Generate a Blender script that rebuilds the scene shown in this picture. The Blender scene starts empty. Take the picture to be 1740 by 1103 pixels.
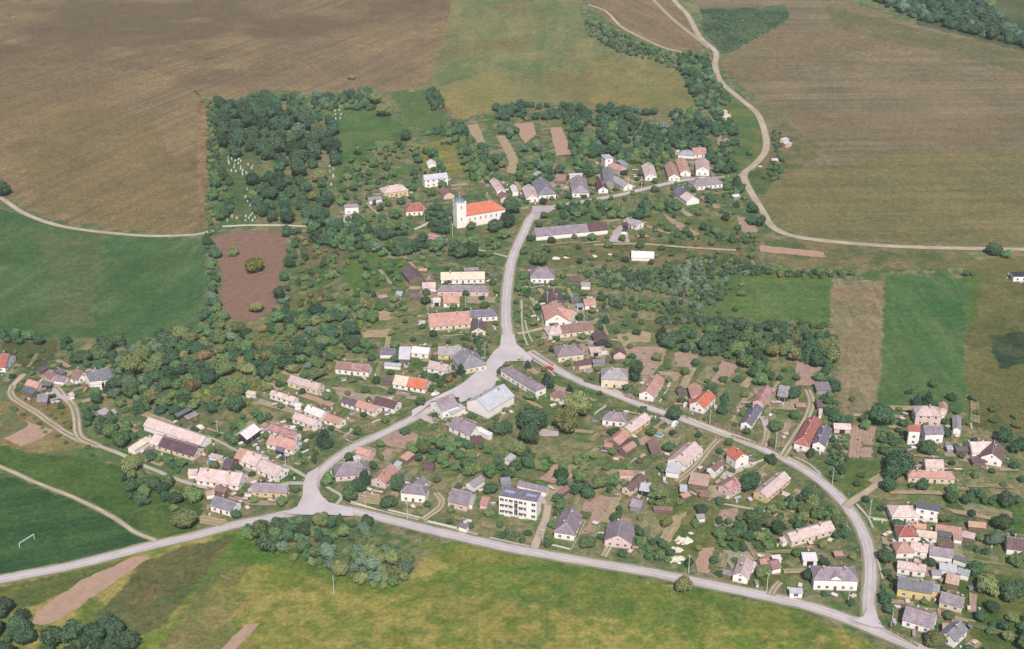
import bpy, math, random
import numpy as np
random.seed(7); RNG = np.random.default_rng(7)
sc = bpy.context.scene
COL = sc.collection
rad = math.radians
# ------------------------------------------------------------------ camera, sky, sun, exposure
PITCH = rad(26.6); FPX = 2300.0; CAMH = 330.0; IW, IH = 1740.0, 1103.0
cd = bpy.data.cameras.new("camera"); cam = bpy.data.objects.new("camera", cd); COL.objects.link(cam)
cam.location = (0, 0, CAMH); cam.rotation_euler = (math.pi/2 - PITCH, 0, 0)
cd.sensor_width = 36; cd.lens = FPX/IW*36; cd.clip_start = 1; cd.clip_end = 20000
sc.camera = cam
SUN_EL, SUN_AZ = rad(47), rad(180-6)      # azimuth of the sun from +Y, clockwise: behind the camera, a little to the right
w = bpy.data.worlds.new("World"); sc.world = w; w.use_nodes = True
nt = w.node_tree; bg = nt.nodes["Background"]; sky = nt.nodes.new("ShaderNodeTexSky")
sky.sky_type = 'NISHITA'; sky.sun_disc = False; sky.sun_elevation = SUN_EL; sky.sun_rotation = SUN_AZ
nt.links.new(sky.outputs[0], bg.inputs[0]); bg.inputs[1].default_value = 0.10
sd = bpy.data.lights.new("sun", 'SUN'); sd.energy = 4.2; sd.angle = rad(0.5); sd.color = (1, 0.935, 0.87)
sun = bpy.data.objects.new("sun", sd); COL.objects.link(sun)
sun.rotation_euler = (math.pi/2 - SUN_EL, 0, math.pi - SUN_AZ + 0.0)
sun.location = (0, 0, 500)
sc.view_settings.view_transform = 'Standard'; sc.view_settings.look = 'None'
sc.view_settings.exposure = 0.28; sc.view_settings.gamma = 1
sc.cycles.max_bounces = 5; sc.cycles.diffuse_bounces = 2; sc.cycles.volume_bounces = 0

# ------------------------------------------------------------------ noise, terrain, projection
LAT = np.random.default_rng(3).random((256, 256))
def vnoise(x, y):
    xi = np.floor(x).astype(int); yi = np.floor(y).astype(int); fx = x-xi; fy = y-yi
    fx = fx*fx*(3-2*fx); fy = fy*fy*(3-2*fy)
    a = LAT[xi & 255, yi & 255]; b = LAT[(xi+1) & 255, yi & 255]; c = LAT[xi & 255, (yi+1) & 255]; d = LAT[(xi+1) & 255, (yi+1) & 255]
    return (a*(1-fx)+b*fx)*(1-fy)+(c*(1-fx)+d*fx)*fy
def fbm(x, y, o=4, s=0.0):
    r = 0; amp = 1; t = 0
    for i in range(o):
        r = r+amp*vnoise(x*2**i+17.3*i+s, y*2**i+9.1*i-s*1.7); t += amp; amp *= .55
    return r/t
def height(x, y):
    x = np.asarray(x, float); y = np.asarray(y, float)
    t = np.clip((y-1070)/500, 0, 1); t = t*t*(3-2*t)
    return t*(14*np.sin(x/170+0.8)*np.cos(y/210)+10*(np.sin(x/330-0.5)+.5))
CP, SP = math.cos(PITCH), math.sin(PITCH)
def ray(px, py):
    a = (px-IW/2)/FPX; b = (IH/2-py)/FPX
    return (a, CP+b*SP, -SP+b*CP)
def unproj(px, py, z=0.0):
    """point seen at photo pixel (px,py) at height z above the ground"""
    d = ray(px, py); h = 0.0
    for _ in range(8 if py < 250 else 1):
        t = (h+z-CAMH)/d[2]; x = d[0]*t; y = d[1]*t; h = float(height(x, y))
    t = (h+z-CAMH)/d[2]
    return np.array([d[0]*t, d[1]*t, h+z])
def project(x, y, z):
    zc = y*CP-(z-CAMH)*SP; yc = y*SP+(z-CAMH)*CP
    return IW/2+FPX*x/zc, IH/2-FPX*yc/zc
def pip(px, py, poly):
    r = np.zeros(np.shape(px), bool); n = len(poly); j = n-1
    for i in range(n):
        xi, yi = poly[i]; xj, yj = poly[j]
        if yi != yj:
            r ^= ((yi > py) != (yj > py)) & (px < (xj-xi)*(py-yi)/(yj-yi)+xi)
        j = i
    return r
def lin(c):
    return tuple(((v/255+0.055)/1.055)**2.4 if v > 10.3 else v/255/12.92 for v in c)
TILE = dict(A=(550,230), B=(820,230), C=(1050,170), D=(600,430), E=(880,410), F=(540,570), G=(820,580), H=(1060,580),
            I=(0,580), J=(200,630), L=(300,720), N=(540,740), O=(820,760), K=(1000,680), Q=(1200,640), R=(1440,640),
            S=(1440,810), U=(1440,913), V=(1200,840), W=(1000,850), X=(400,600), Y=(700,600))
def TP(t, x, y):
    if t == '0': return x, y
    o = TILE[t]; return o[0]+x/5.8, o[1]+y/5.8
def TPL(t, s):
    v = [float(q) for q in s.replace(',', ' ').split()]
    return [TP(t, v[i], v[i+1]) for i in range(0, len(v), 2)]

# ------------------------------------------------------------------ materials
def mk(name):
    m = bpy.data.materials.new(name); m.use_nodes = True; nt = m.node_tree
    return m, nt, nt.nodes["Principled BSDF"]
def nd(nt, t, **k):
    n = nt.nodes.new(t)
    for a, b in k.items(): setattr(n, a, b)
    return n
def mixc(nt, f, a, b, mode='MIX'):
    n = nd(nt, "ShaderNodeMix", data_type='RGBA', blend_type=mode)
    for s, v in ((n.inputs[0], f), (n.inputs[6], a), (n.inputs[7], b)):
        if isinstance(v, (int, float)): s.default_value = v
        elif isinstance(v, tuple): s.default_value = (*v[:3], 1)
        else: nt.links.new(v, s)
    return n.outputs[2]
def noise(nt, scale, detail=4, vec=None, rough=.6):
    n = nd(nt, "ShaderNodeTexNoise"); n.inputs['Scale'].default_value = scale; n.inputs['Detail'].default_value = detail
    n.inputs['Roughness'].default_value = rough
    if vec is not None: nt.links.new(vec, n.inputs['Vector'])
    return n.outputs[0]
def ramp(nt, f, a, b):
    n = nd(nt, "ShaderNodeMapRange"); n.inputs[1].default_value = a; n.inputs[2].default_value = b
    nt.links.new(f, n.inputs[0]); return n.outputs[0]
def coord(nt, kind='Object'):
    return nd(nt, "ShaderNodeTexCoord").outputs[kind]
def bump(nt, bs, h, strength, dist):
    n = nd(nt, "ShaderNodeBump"); n.inputs['Strength'].default_value = strength; n.inputs['Distance'].default_value = dist
    nt.links.new(h, n.inputs['Height']); nt.links.new(n.outputs[0], bs.inputs['Normal'])
def scaled(c, k): return tuple(min(1, v*k) for v in c)
def mat_noise(name, c1, c2, s1, s2, rough=.95, spec=.2, world=True, bmp=0):
    m, nt, bs = mk(name)
    g = nd(nt, "ShaderNodeNewGeometry").outputs['Position'] if world else coord(nt)
    f = ramp(nt, noise(nt, s1, 5, g), .3, .7); f2 = ramp(nt, noise(nt, s2, 3, g), .3, .7)
    c = mixc(nt, f, c1, c2); c = mixc(nt, .45, c, mixc(nt, f2, scaled(c1, .6), scaled(c2, 1.35)))
    nt.links.new(c, bs.inputs['Base Color']); bs.inputs['Roughness'].default_value = rough
    bs.inputs['Specular IOR Level'].default_value = spec
    if bmp: bump(nt, bs, noise(nt, s2*2, 4, g), .6, bmp)
    return m
# roofs: weathered sheets / tiles
ROOFC = dict(pk=((224,200,192),(190,162,154)), sa=((212,158,138),(182,126,110)), or_=((216,126,92),(190,102,76)), or2=((208,156,126),(184,134,112)),
             rd=((164,120,110),(132,98,92)), dr=((124,84,86),(100,70,76)), pu=((160,146,158),(128,114,126)), pu2=((128,124,146),(98,96,118)), pu3=((120,98,108),(92,78,90)),
             dr2=((118,84,96),(90,66,80)), gr=((138,138,148),(112,114,124)), gr2=((112,122,130),(88,98,106)), bl=((196,200,208),(172,176,188)), bl2=((118,120,140),(92,94,114)),
             wh=((232,226,224),(205,198,196)), lg=((172,166,168),(140,134,138)), tan=((196,164,140),(164,134,116)), br=((132,106,98),(98,78,74)),
             lb=((166,178,186),(140,152,162)), cr=((226,210,184),(200,180,154)), rs=((208,160,154),(150,92,90)), red=((186,110,96),(158,90,82)), dk=((58,66,88),(42,48,68)))
WALLC = dict(w=((246,238,230),(226,216,208)), c=((228,214,184),(196,178,150)), p=((226,196,190),(196,166,160)), y=((222,198,140),(196,170,118)),
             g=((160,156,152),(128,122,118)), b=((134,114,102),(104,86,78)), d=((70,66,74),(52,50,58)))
K = 0.92
def mat_roof(key):
    def fade(q):
        g = sum(q)/3; t = .12 if key in ('or_', 'red') else .30
        return tuple(v*(1-t)+w_*t for v, w_ in zip(q, (g*1.07+4, g*.99+2, g*.97+2)))
    a, b = [scaled(lin(fade(q)), K) for q in ROOFC[key]]
    m, nt, bs = mk("roof_"+key); co = coord(nt)
    oi = nd(nt, "ShaderNodeObjectInfo")
    off = nd(nt, "ShaderNodeVectorMath", operation='ADD'); nt.links.new(co, off.inputs[0])
    rr = nd(nt, "ShaderNodeMath", operation='MULTIPLY'); nt.links.new(oi.outputs['Random'], rr.inputs[0]); rr.inputs[1].default_value = 80
    nt.links.new(rr.outputs[0], off.inputs[1]); v = off.outputs[0]
    f = ramp(nt, noise(nt, .35, 5, v, .7), .32, .68)
    c = mixc(nt, f, a, b)
    f2 = ramp(nt, noise(nt, 1.7, 4, v, .75), .45, .75)
    c = mixc(nt, f2, c, scaled(b, .55))
    # sheet seams / tile courses
    sep = nd(nt, "ShaderNodeSeparateXYZ"); nt.links.new(co, sep.inputs[0])
    wv = nd(nt, "ShaderNodeMath", operation='SINE'); mu = nd(nt, "ShaderNodeMath", operation='MULTIPLY')
    mu.inputs[1].default_value = 5.2; nt.links.new(sep.outputs[0], mu.inputs[0]); nt.links.new(mu.outputs[0], wv.inputs[0])
    st = ramp(nt, wv.outputs[0], .75, 1.0)
    stf = nd(nt, "ShaderNodeMath", operation='MULTIPLY'); nt.links.new(st, stf.inputs[0]); stf.inputs[1].default_value = .32
    c = mixc(nt, stf.outputs[0], c, scaled(b, .6))
    # lichen and pale patches
    f3 = ramp(nt, noise(nt, 3.5, 3, v), .62, .72)
    f3m = nd(nt, "ShaderNodeMath", operation='MULTIPLY'); nt.links.new(f3, f3m.inputs[0]); f3m.inputs[1].default_value = .4
    c = mixc(nt, f3m.outputs[0], c, scaled(a, 1.2))
    hsv = nd(nt, "ShaderNodeHueSaturation"); nt.links.new(c, hsv.inputs['Color'])
    hsv.inputs['Value'].default_value = 1.0
    vr = nd(nt, "ShaderNodeMapRange"); nt.links.new(oi.outputs['Random'], vr.inputs[0]); vr.inputs[3].default_value = .86; vr.inputs[4].default_value = 1.12
    nt.links.new(vr.outputs[0], hsv.inputs['Value'])
    nt.links.new(hsv.outputs[0], bs.inputs['Base Color'])
    metal = key in ('bl', 'lb', 'wh')
    bs.inputs['Roughness'].default_value = .45 if metal else .85; bs.inputs['Specular IOR Level'].default_value = .4 if metal else .2
    bump(nt, bs, wv.outputs[0], .35, .03)
    return m
def mat_wall(key):
    a, b = [scaled(lin(q), K) for q in WALLC[key]]
    m, nt, bs = mk("wall_"+key); co = coord(nt)
    f = ramp(nt, noise(nt, .5, 5, co, .7), .35, .75); c = mixc(nt, f, a, b)
    sep = nd(nt, "ShaderNodeSeparateXYZ"); nt.links.new(co, sep.inputs[0])
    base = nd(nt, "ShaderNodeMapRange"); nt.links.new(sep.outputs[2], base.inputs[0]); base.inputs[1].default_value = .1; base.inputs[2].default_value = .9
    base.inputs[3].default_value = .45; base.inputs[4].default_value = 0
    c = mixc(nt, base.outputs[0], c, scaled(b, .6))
    nt.links.new(c, bs.inputs['Base Color']); bs.inputs['Roughness'].default_value = .9; bs.inputs['Specular IOR Level'].default_value = .2
    return m
MR = {k: mat_roof(k) for k in ROOFC}; MW = {k: mat_wall(k) for k in WALLC}
def plain(name, c, rough=.8, spec=.3, metal=0):
    m, nt, bs = mk(name); bs.inputs['Roughness'].default_value = rough; bs.inputs['Specular IOR Level'].default_value = spec
    bs.inputs['Metallic'].default_value = metal
    l = lin(c); f = noise(nt, 2.0, 3, coord(nt)); nt.links.new(mixc(nt, f, scaled(l, .8), scaled(l, 1.1)), bs.inputs['Base Color']); return m
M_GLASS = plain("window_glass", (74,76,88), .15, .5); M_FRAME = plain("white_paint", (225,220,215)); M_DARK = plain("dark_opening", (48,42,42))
M_DOOR = plain("door_wood", (110,80,62)); M_CONC = plain("concrete", (196,190,182)); M_BRICK = plain("chimney_brick", (166,118,102)); M_CAP = plain("ridge_tile", (186,176,178))
M_RED = plain("red_paint", (190,44,38), .35, .5); M_WHITECAR = plain("white_car_paint", (232,232,232), .3, .5); M_TYRE = plain("tyre_rubber", (30,30,32))
M_SLATE = plain("tower_slate", (112,124,134), .5, .4); M_STEEL = plain("galvanised_steel", (200,204,206), .4, .5); M_ORANGE = plain("orange_paint", (222,130,92), .5, .4)
M_WATER = plain("pool_water", (70,140,160), .08, .5); M_STONE = plain("grave_stone", (176,180,176)); M_LIME = plain("pale_limestone", (206,200,182)); M_WOOD = plain("old_timber", (138,112,92))
M_PANEL = plain("roof_membrane", (150,158,178), .5, .4)

# ------------------------------------------------------------------ mesh helpers
def mesh(name, vs, fs, mats, midx=None, smooth=False):
    me = bpy.data.meshes.new(name); me.from_pydata([tuple(v) for v in vs], [], fs)
    for m in (mats if isinstance(mats, (list, tuple)) else [mats]): me.materials.append(m)
    if midx: me.polygons.foreach_set('material_index', midx)
    if smooth: me.polygons.foreach_set('use_smooth', [True]*len(me.polygons))
    me.update(); return me
def link(name, me, parent=None):
    o = bpy.data.objects.new(name, me); COL.objects.link(o)
    if parent is not None: o.parent = parent
    return o
def tag(o, label=None, cat=None, group=None, kind=None):
    if label: o['label'] = label
    if cat: o['category'] = cat
    if group: o['group'] = group
    if kind: o['kind'] = kind
    return o
def box_vf(cx, cy, cz, sx, sy, sz):
    vs = [(cx+a*sx/2, cy+b*sy/2, cz+c*sz/2) for c in (-1, 1) for b in (-1, 1) for a in (-1, 1)]
    return vs, [(0,2,3,1), (4,5,7,6), (0,1,5,4), (2,6,7,3), (0,4,6,2), (1,3,7,5)]
class MB:
    def __init__(s): s.v = []; s.f = []; s.m = []
    def add(s, vs, fs, m=0):
        n = len(s.v); s.v += [tuple(v) for v in vs]; s.f += [tuple(i+n for i in f) for f in fs]; s.m += [m]*len(fs)
    def box(s, cx, cy, cz, sx, sy, sz, m=0): s.add(*box_vf(cx, cy, cz, sx, sy, sz), m)
    def slab(s, pts, t, m=0):
        """a flat polygon with thickness t downward"""
        n = len(pts); vs = list(pts)+[(p[0], p[1], p[2]-t) for p in pts]
        s.add(vs, [tuple(range(n)), tuple(range(2*n-1, n-1, -1))]+[(i, i+n, (i+1) % n+n, (i+1) % n) for i in range(n)], m)
    def tube(s, a, b, r0, r1, n=6, m=0):
        a = np.array(a, float); b = np.array(b, float); d = b-a; d /= np.linalg.norm(d)
        u = np.cross(d, (0, 0, 1) if abs(d[2]) < .9 else (1, 0, 0)); u /= np.linalg.norm(u); v = np.cross(d, u)
        vs = [tuple(p+r*(math.cos(2*math.pi*i/n)*u+math.sin(2*math.pi*i/n)*v)) for p, r in ((a, r0), (b, r1)) for i in range(n)]
        s.add(vs, [(i, (i+1) % n, (i+1) % n+n, i+n) for i in range(n)]+[tuple(range(n-1, -1, -1)), tuple(range(n, 2*n))], m)
    def mesh(s, name, mats, smooth=False): return mesh(name, s.v, s.f, mats, s.m, smooth)
    def obj(s, name, mats, parent=None, smooth=False): return link(name, s.mesh(name, mats, smooth), parent)
# ------------------------------------------------------------------ ground: one sheet with painted land cover
def P(s):
    v = [float(q) for q in s.replace(',', ' ').split()]; return [(v[i], v[i+1]) for i in range(0, len(v), 2)]
def build_ground():
    def axis(parts):
        out = []
        for a, b, s in parts: out += list(np.arange(a, b, s))
        out.append(parts[-1][1]); return np.array(out)
    xs = axis([(-3600,-800,200),(-800,-560,12),(-560,560,1.5),(560,800,12),(800,3600,200)])
    ys = axis([(-900,300,150),(300,370,10),(370,700,1.15),(700,1000,1.5),(1000,1500,2.4),(1500,1800,15),(1800,5600,250)])
    X, Y = np.meshgrid(xs, ys); X = X.ravel(); Y = Y.ravel()
    Z = height(X, Y)
    nx, ny = len(xs), len(ys)
    jx = (fbm(X/9, Y/9, 3)-.5)*2; jy = (fbm(X/9+50, Y/9+50, 3)-.5)*2
    def C(a): return np.array(lin(a))*np.array([.86,.87,.84])
    # general village turf
    n1 = fbm(X/34, Y/34, 5, 1); n2 = fbm(X/11, Y/11, 5, 5); n3 = fbm(X/70, Y/70, 4, 9)
    st = lambda v, a, b: np.clip((v-a)/(b-a), 0, 1)[:, None]
    col = C((82,104,72))*(1-st(n1,.35,.65))+C((112,118,80))*st(n1,.35,.65)
    col = col*(1-.6*st(n2,.5,.72))+C((62,86,64))*.6*st(n2,.5,.72)
    col = col*(1-.5*st(n3,.52,.7))+C((138,126,98))*.5*st(n3,.52,.7)
    n4 = fbm(X/6, Y/6, 4, 13); n5 = fbm(X/8, Y/8, 4, 21); n6 = fbm(X/4, Y/4, 3, 27)
    col = col*(1-.7*st(n4,.56,.66))+C((140,126,96))*.7*st(n4,.56,.66)
    col = col*(1-.7*st(n5,.54,.66))+C((74,108,58))*.7*st(n5,.54,.66)
    col = col*(1-.5*st(n6,.60,.7))+C((158,140,116))*.5*st(n6,.60,.7)
    def region(poly, c1, c2, s=30, jit=2.0, streak=None, c3=None, amt=1.0, lo=.35, hi=.65):
        nonlocal col
        px, py = project(X+jx*jit, Y+jy*jit, Z)
        ok = (Y > 350) & pip(px, py, poly)
        if not ok.any(): return
        x = X[ok]; y = Y[ok]
        if streak:
            a, ls, ws = streak; a = rad(a); u = x*math.cos(a)+y*math.sin(a); v = -x*math.sin(a)+y*math.cos(a)
            f = .62*fbm(u/ls, v/ws, 5, s)+.38*fbm(x/s, y/s, 4, 2)
        else: f = fbm(x/s, y/s, 5, s)
        f = np.clip((f-lo)/(hi-lo), 0, 1)[:, None]
        c = C(c1)*(1-f)+C(c2)*f
        if c3 is not None:
            g = np.clip((fbm(x/(s*1.7), y/(s*1.7), 4, 33)-.5)/.18, 0, 1)[:, None]; c = c*(1-g)+C(c3)*g
        f4 = fbm(x/4, y/4, 4, 77)[:, None]; f5 = fbm(x/14, y/14, 4, 55)[:, None]; c = c*(.70+.34*f4+.26*f5)
        col[ok] = col[ok]*(1-amt)+c*amt
    # upper left stubble field
    region(P("-400,-200 800,-200 792,0 765,50 728,150 650,156 560,158 470,153 365,172 352,190 345,300 347,385 300,398 200,390 100,374 40,352 0,326 -400,250"),
           (116,103,80),(140,121,90),60,2.5,(62,150,4),(110,96,74))
    region(P("100,60 200,150 150,250 60,300 -50,200 0,100"), (128,106,80),(112,102,70),40,8,(62,120,7),amt=.45)
    region(P("440,80 560,50 600,110 720,60 700,150 560,150 470,140"), (106,94,82),(126,110,88),40,9,(62,120,6),amt=.4)
    region(P("20,250 150,170 260,200 330,330 320,395 200,388 60,350"), (106,98,66),(122,108,72),35,8,amt=.5)
    region(P("335,175 362,172 356,200 352,390 336,385"), (146,122,92),(122,104,76),10,1)
    # olive field in the middle top
    region(P("790,-200 1010,-200 985,15 1000,55 1060,85 1110,95 1150,115 1175,160 1185,192 1090,188 1000,180 900,173 840,182 778,206 750,172 722,150 762,50"),
           (98,112,76),(130,126,86),38,1.5,(85,60,14),(118,112,76))
    region(P("740,150 860,110 880,180 780,205"), (136,126,80),(150,132,84),25,6,amt=.6)
    region(P("1000,100 1150,120 1185,192 1000,180"), (140,128,80),(116,112,70),20,6,amt=.55)
    # strip between the two tracks
    region(P("1010,-200 1150,-200 1140,0 1195,75 1185,92 1130,82 1060,52 1000,12"), (116,102,80),(134,116,92),25,1,(120,80,6))
    # right hand stubble field
    region(P("1145,-250 1420,-250 1450,5 1560,42 1640,62 1740,88 2200,150 2200,430 1740,422 1500,413 1400,405 1330,392 1296,345 1280,312 1330,270 1395,250 1310,180 1250,140 1222,110 1240,85 1345,30 1335,8 1190,18"),
           (112,102,82),(132,120,94),45,2.5,(2,150,4),(120,108,82))
    region(P("1290,300 1500,265 1740,250 2200,260 2200,430 1740,418 1500,411 1400,403 1330,390 1296,345"), (102,104,68),(126,116,76),40,9,(2,120,6),amt=.75)
    region(P("1400,8 1560,48 1740,92 1740,125 1600,90 1420,50"), (92,98,68),(112,106,76),30,6,amt=.7)
    region(P("1265,150 1330,200 1400,255 1330,272 1310,240"), (126,112,90),(100,100,70),14,3,amt=.7)
    # grassy waste right of the track, scrub hollow
    region(P("1190,15 1336,12 1342,30 1300,52 1245,88 1222,85 1195,55"), (58,84,64),(86,102,72),12,2)
    region(P("1232,150 1290,200 1300,255 1262,294 1225,300 1215,240"), (78,104,62),(112,116,72),14,2)
    region(P("1310,225 1365,235 1395,265 1350,290 1290,312 1285,290"), (84,100,66),(122,110,80),10,2)
    region(P("1262,292 1330,285 1300,330 1272,330"), (70,94,60),(96,104,66),10,2)
    region(P("1450,-250 2300,-250 2300,150 1740,88 1640,62 1560,42"), (80,92,62),(100,104,72),40,3,None,(66,82,60))
    # left green meadow
    region(P("-400,300 0,356 60,376 150,396 250,404 352,404 345,540 330,560 285,574 100,574 -400,580"), (68,98,64),(92,114,74),26,2.2,(70,60,5),(70,98,60))
    region(P("60,395 175,400 150,560 60,560 90,470"), (106,106,74),(86,100,66),22,7,amt=.6)
    region(P("0,580 100,575 95,610 60,640 0,600"), (92,96,62),(76,88,60),14,2)
    # pitch and green slope
    region(P("-400,760 0,800 60,826 130,852 190,880 235,912 262,920 120,958 0,980 -400,1060"), (50,82,50),(72,98,58),22,1.2,(20,40,3))
    region(P("-400,700 0,752 60,770 150,778 220,800 330,835 345,880 330,905 268,915 230,900 190,872 130,845 60,818 0,790"), (58,88,48),(88,106,56),16,2,None,(74,100,52))
    region(P("0,690 60,660 130,700 130,740 160,760 60,770 0,755"), (122,112,76),(138,122,86),12,1.5)
    region(P("62,676 92,660 118,672 124,725 100,728"), (128,116,74),(112,106,66),8,.8)
    # lower meadows
    region(P("-400,1010 0,995 100,972 250,935 400,898 470,930 560,965 640,990 690,985 740,930 800,925 900,945 1100,985 1300,1026 1440,1072 1520,1110 1800,1300 -400,1300"),
           (100,116,56),(152,142,84),9,1.5,None,(108,124,58),lo=.4,hi=.6)
    region(P("380,905 560,965 700,985 800,940 840,1000 780,1060 620,1050 520,1010 380,1000 330,960"), (104,122,52),(128,130,62),14,6,amt=.6)
    region(P("350,930 400,905 470,935 560,965 600,985 540,985 470,960 400,960 350,1010 310,1000"), (70,110,48),(92,118,54),12,3,amt=.8)
    region(P("720,1010 830,1000 900,1060 860,1075 760,1050"), (72,104,52),(120,124,60),10,9,amt=.85,lo=.45)
    region(P("700,930 800,925 900,945 1100,985 1300,1026 1440,1072 1500,1110 1300,1103 1150,1050 950,990 760,950"), (82,108,50),(120,124,62),12,6,amt=.75)
    region(P("1050,1030 1300,1060 1460,1110 1300,1130 1080,1100"), (88,114,44),(106,124,52),14,8,amt=.7)
    region(P("560,1040 900,1040 1050,1060 1040,1130 560,1130"), (134,128,66),(116,116,60),16,9,amt=.6)
    region(P("-400,1010 0,998 150,965 245,944 140,990 60,1030 0,1040 -400,1100"), (86,98,58),(104,108,62),8,1,(30,30,2.5))
    region(P("150,1060 250,950 400,905 380,940 330,1000 280,1060 200,1103"), (110,106,72),(84,98,60),12,2,(48,50,3))
    region(P("230,955 330,925 390,915 340,985 280,1010 200,1040"), (108,96,66),(92,92,58),16,4,amt=.6)
    region(P("370,960 430,950 400,1000 440,1030 380,1103 270,1103 330,1010"), (122,106,78),(92,104,62),8,3,(48,30,3),amt=.6)
    region(P("380,1000 560,990 700,1000 900,960 1100,1000 1440,1080 1500,1120 380,1120"), (148,138,78),(104,118,56),5,6,amt=.7,lo=.44,hi=.58)
    region(P("450,950 700,990 900,945 1300,1026 1440,1072 1200,1080 800,1010 600,1010"), (76,108,50),(112,124,60),6,6,amt=.6,lo=.42,hi=.56)
    # fields on the right
    region(P("1180,470 1240,462 1412,466 1412,552 1300,545 1190,535"), (72,104,60),(96,116,68),16,2,(4,60,4),(84,110,64))
    region(P("1260,462 1412,462 1412,480 1250,482"), (106,116,66),(92,112,60),10,2,amt=.7)
    region(P("1412,474 1503,477 1503,560 1497,640 1488,706 1460,708 1418,700 1424,620 1413,560"), (118,112,86),(144,130,104),12,2,(92,90,2),(130,120,92))
    region(P("1413,488 1503,490 1503,512 1413,510"), (150,126,100),(128,112,90),12,2,amt=.7)
    region(P("1503,468 1642,472 1640,600 1642,700 1560,708 1490,705 1498,620"), (68,100,62),(90,114,70),16,2,(92,50,2.5),(64,102,60))
    region(P("1503,560 1560,560 1590,700 1490,705"), (92,108,68),(70,100,62),12,6,(92,50,3),amt=.55)
    region(P("1642,440 1760,435 2300,440 2300,780 1740,742 1642,722"), (90,96,58),(112,110,70),20,3,None,(100,100,64))
    region(P("1640,470 1668,472 1655,560 1642,560"), (84,112,58),(72,104,54),10,3,amt=.8)
    region(P("1680,570 1740,565 1760,620 1700,625"), (48,66,48),(74,84,58),8,4)
    region(P("1080,530 1412,545 1412,562 1180,560 1080,556"), (120,114,72),(98,106,68),12,3,amt=.7)
    region(P("1300,405 1640,422 1650,455 1420,460 1300,440"), (104,104,70),(126,116,84),10,2,None,(86,98,64))
    region(P("1412,780 1500,785 1492,815 1445,850 1412,820"), (80,102,58),(100,112,64),12,1.5)
    region(P("1590,840 1740,850 1740,905 1690,888 1600,860"), (66,98,50),(84,108,56),12,2)
    region(P("1600,960 1740,980 1760,1110 1650,1110 1640,1040"), (76,96,50),(100,108,60),12,3)
    # ploughed plots by the orchard, orchard lawns
    region(P("378,180 400,185 385,230 395,260 430,250 450,290 500,300 560,330 560,372 400,365 375,300"), (74,98,62),(104,108,70),10,2)
    region(P("560,185 640,182 700,220 690,240 640,240 600,300 572,330 568,250"), (72,104,60),(92,112,68),14,2)
    region(P("665,160 725,152 765,205 730,228 690,205"), (78,106,64),(98,112,72),14,1.5,(70,30,3))
    region(P("722,160 745,165 762,190 742,188"), (112,100,78),(96,92,70),6,1)
    region(P("695,250 765,235 790,290 760,300 720,290"), (136,130,74),(110,114,66),8,1.5,(8,20,2.5))
    region(P("505,395 600,395 605,450 510,455"), (116,104,80),(92,98,68),10,4)
    region(P("600,410 680,425 690,480 600,500 580,450"), (76,106,56),(96,114,64),10,3)
    region(P("500,470 560,440 570,500 500,505"), (74,100,60),(92,106,66),10,3)
    region(P("480,500 560,490 530,560 470,580"), (128,120,82),(96,104,66),8,4)
    region(P("1090,365 1290,370 1300,405 1100,400"), (92,106,66),(116,114,74),9,2)
    region(P("930,405 1290,408 1290,450 930,452"), (84,98,62),(122,112,82),8,3)
    region(P("940,660 985,690 955,740 905,742 900,700"), (68,102,52),(84,110,60),8,2)
    region(P("905,640 970,650 1000,700 960,720 890,690"), (78,102,58),(98,112,66),8,3)
    region(P("880,780 950,775 920,830 870,810"), (72,104,54),(92,112,64),8,2)
    region(P("1100,845 1160,820 1260,860 1300,900 1230,960 1100,930"), (86,104,58),(116,116,74),7,3)
    region(P("1280,900 1340,930 1340,1000 1260,1000"), (82,100,56),(104,110,68),7,3)
    col = np.clip(col, 0, 1)
    me = bpy.data.meshes.new("ground"); nv = len(X)
    me.vertices.add(nv); me.vertices.foreach_set('co', np.stack([X, Y, Z], 1).astype(np.float32).ravel())
    ii = np.arange(nx-1)[None, :]+np.arange(ny-1)[:, None]*nx; ii = ii.ravel()
    q = np.stack([ii, ii+1, ii+nx+1, ii+nx], 1).astype(np.int32)
    me.loops.add(q.size); me.loops.foreach_set('vertex_index', q.ravel())
    me.polygons.add(len(q)); me.polygons.foreach_set('loop_start', np.arange(0, q.size, 4, dtype=np.int32))
    me.polygons.foreach_set('use_smooth', np.ones(len(q), bool))
    ca = me.color_attributes.new("cover", 'FLOAT_COLOR', 'POINT')
    ca.data.foreach_set('color', np.concatenate([col, np.ones((nv, 1))], 1).astype(np.float32).ravel())
    me.update(); me.validate()
    m, nt, bs = mk("ground_cover")
    at = nd(nt, "ShaderNodeAttribute", attribute_name="cover"); g = nd(nt, "ShaderNodeNewGeometry").outputs['Position']
    f = ramp(nt, noise(nt, .55, 6, g, .75), .32, .68)
    c = mixc(nt, f, mixc(nt, 1, at.outputs[0], (.62,.66,.64), 'MULTIPLY'), mixc(nt, 1, at.outputs[0], (1.38,1.32,1.34), 'MULTIPLY'))
    f2 = ramp(nt, noise(nt, .13, 5, g, .7), .5, .75)
    fm = nd(nt, "ShaderNodeMath", operation='MULTIPLY'); nt.links.new(f2, fm.inputs[0]); fm.inputs[1].default_value = .3
    c = mixc(nt, fm.outputs[0], c, mixc(nt, 1, at.outputs[0], (1.35,1.1,.95), 'MULTIPLY'))
    f3 = ramp(nt, noise(nt, .28, 7, g, .85), .40, .60); c = mixc(nt, f3, mixc(nt, 1, c, (.76,.80,.76), 'MULTIPLY'), mixc(nt, 1, c, (1.26,1.20,1.18), 'MULTIPLY'))
    nt.links.new(c, bs.inputs['Base Color']); bs.inputs['Roughness'].default_value = 1; bs.inputs['Specular IOR Level'].default_value = .05
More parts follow.
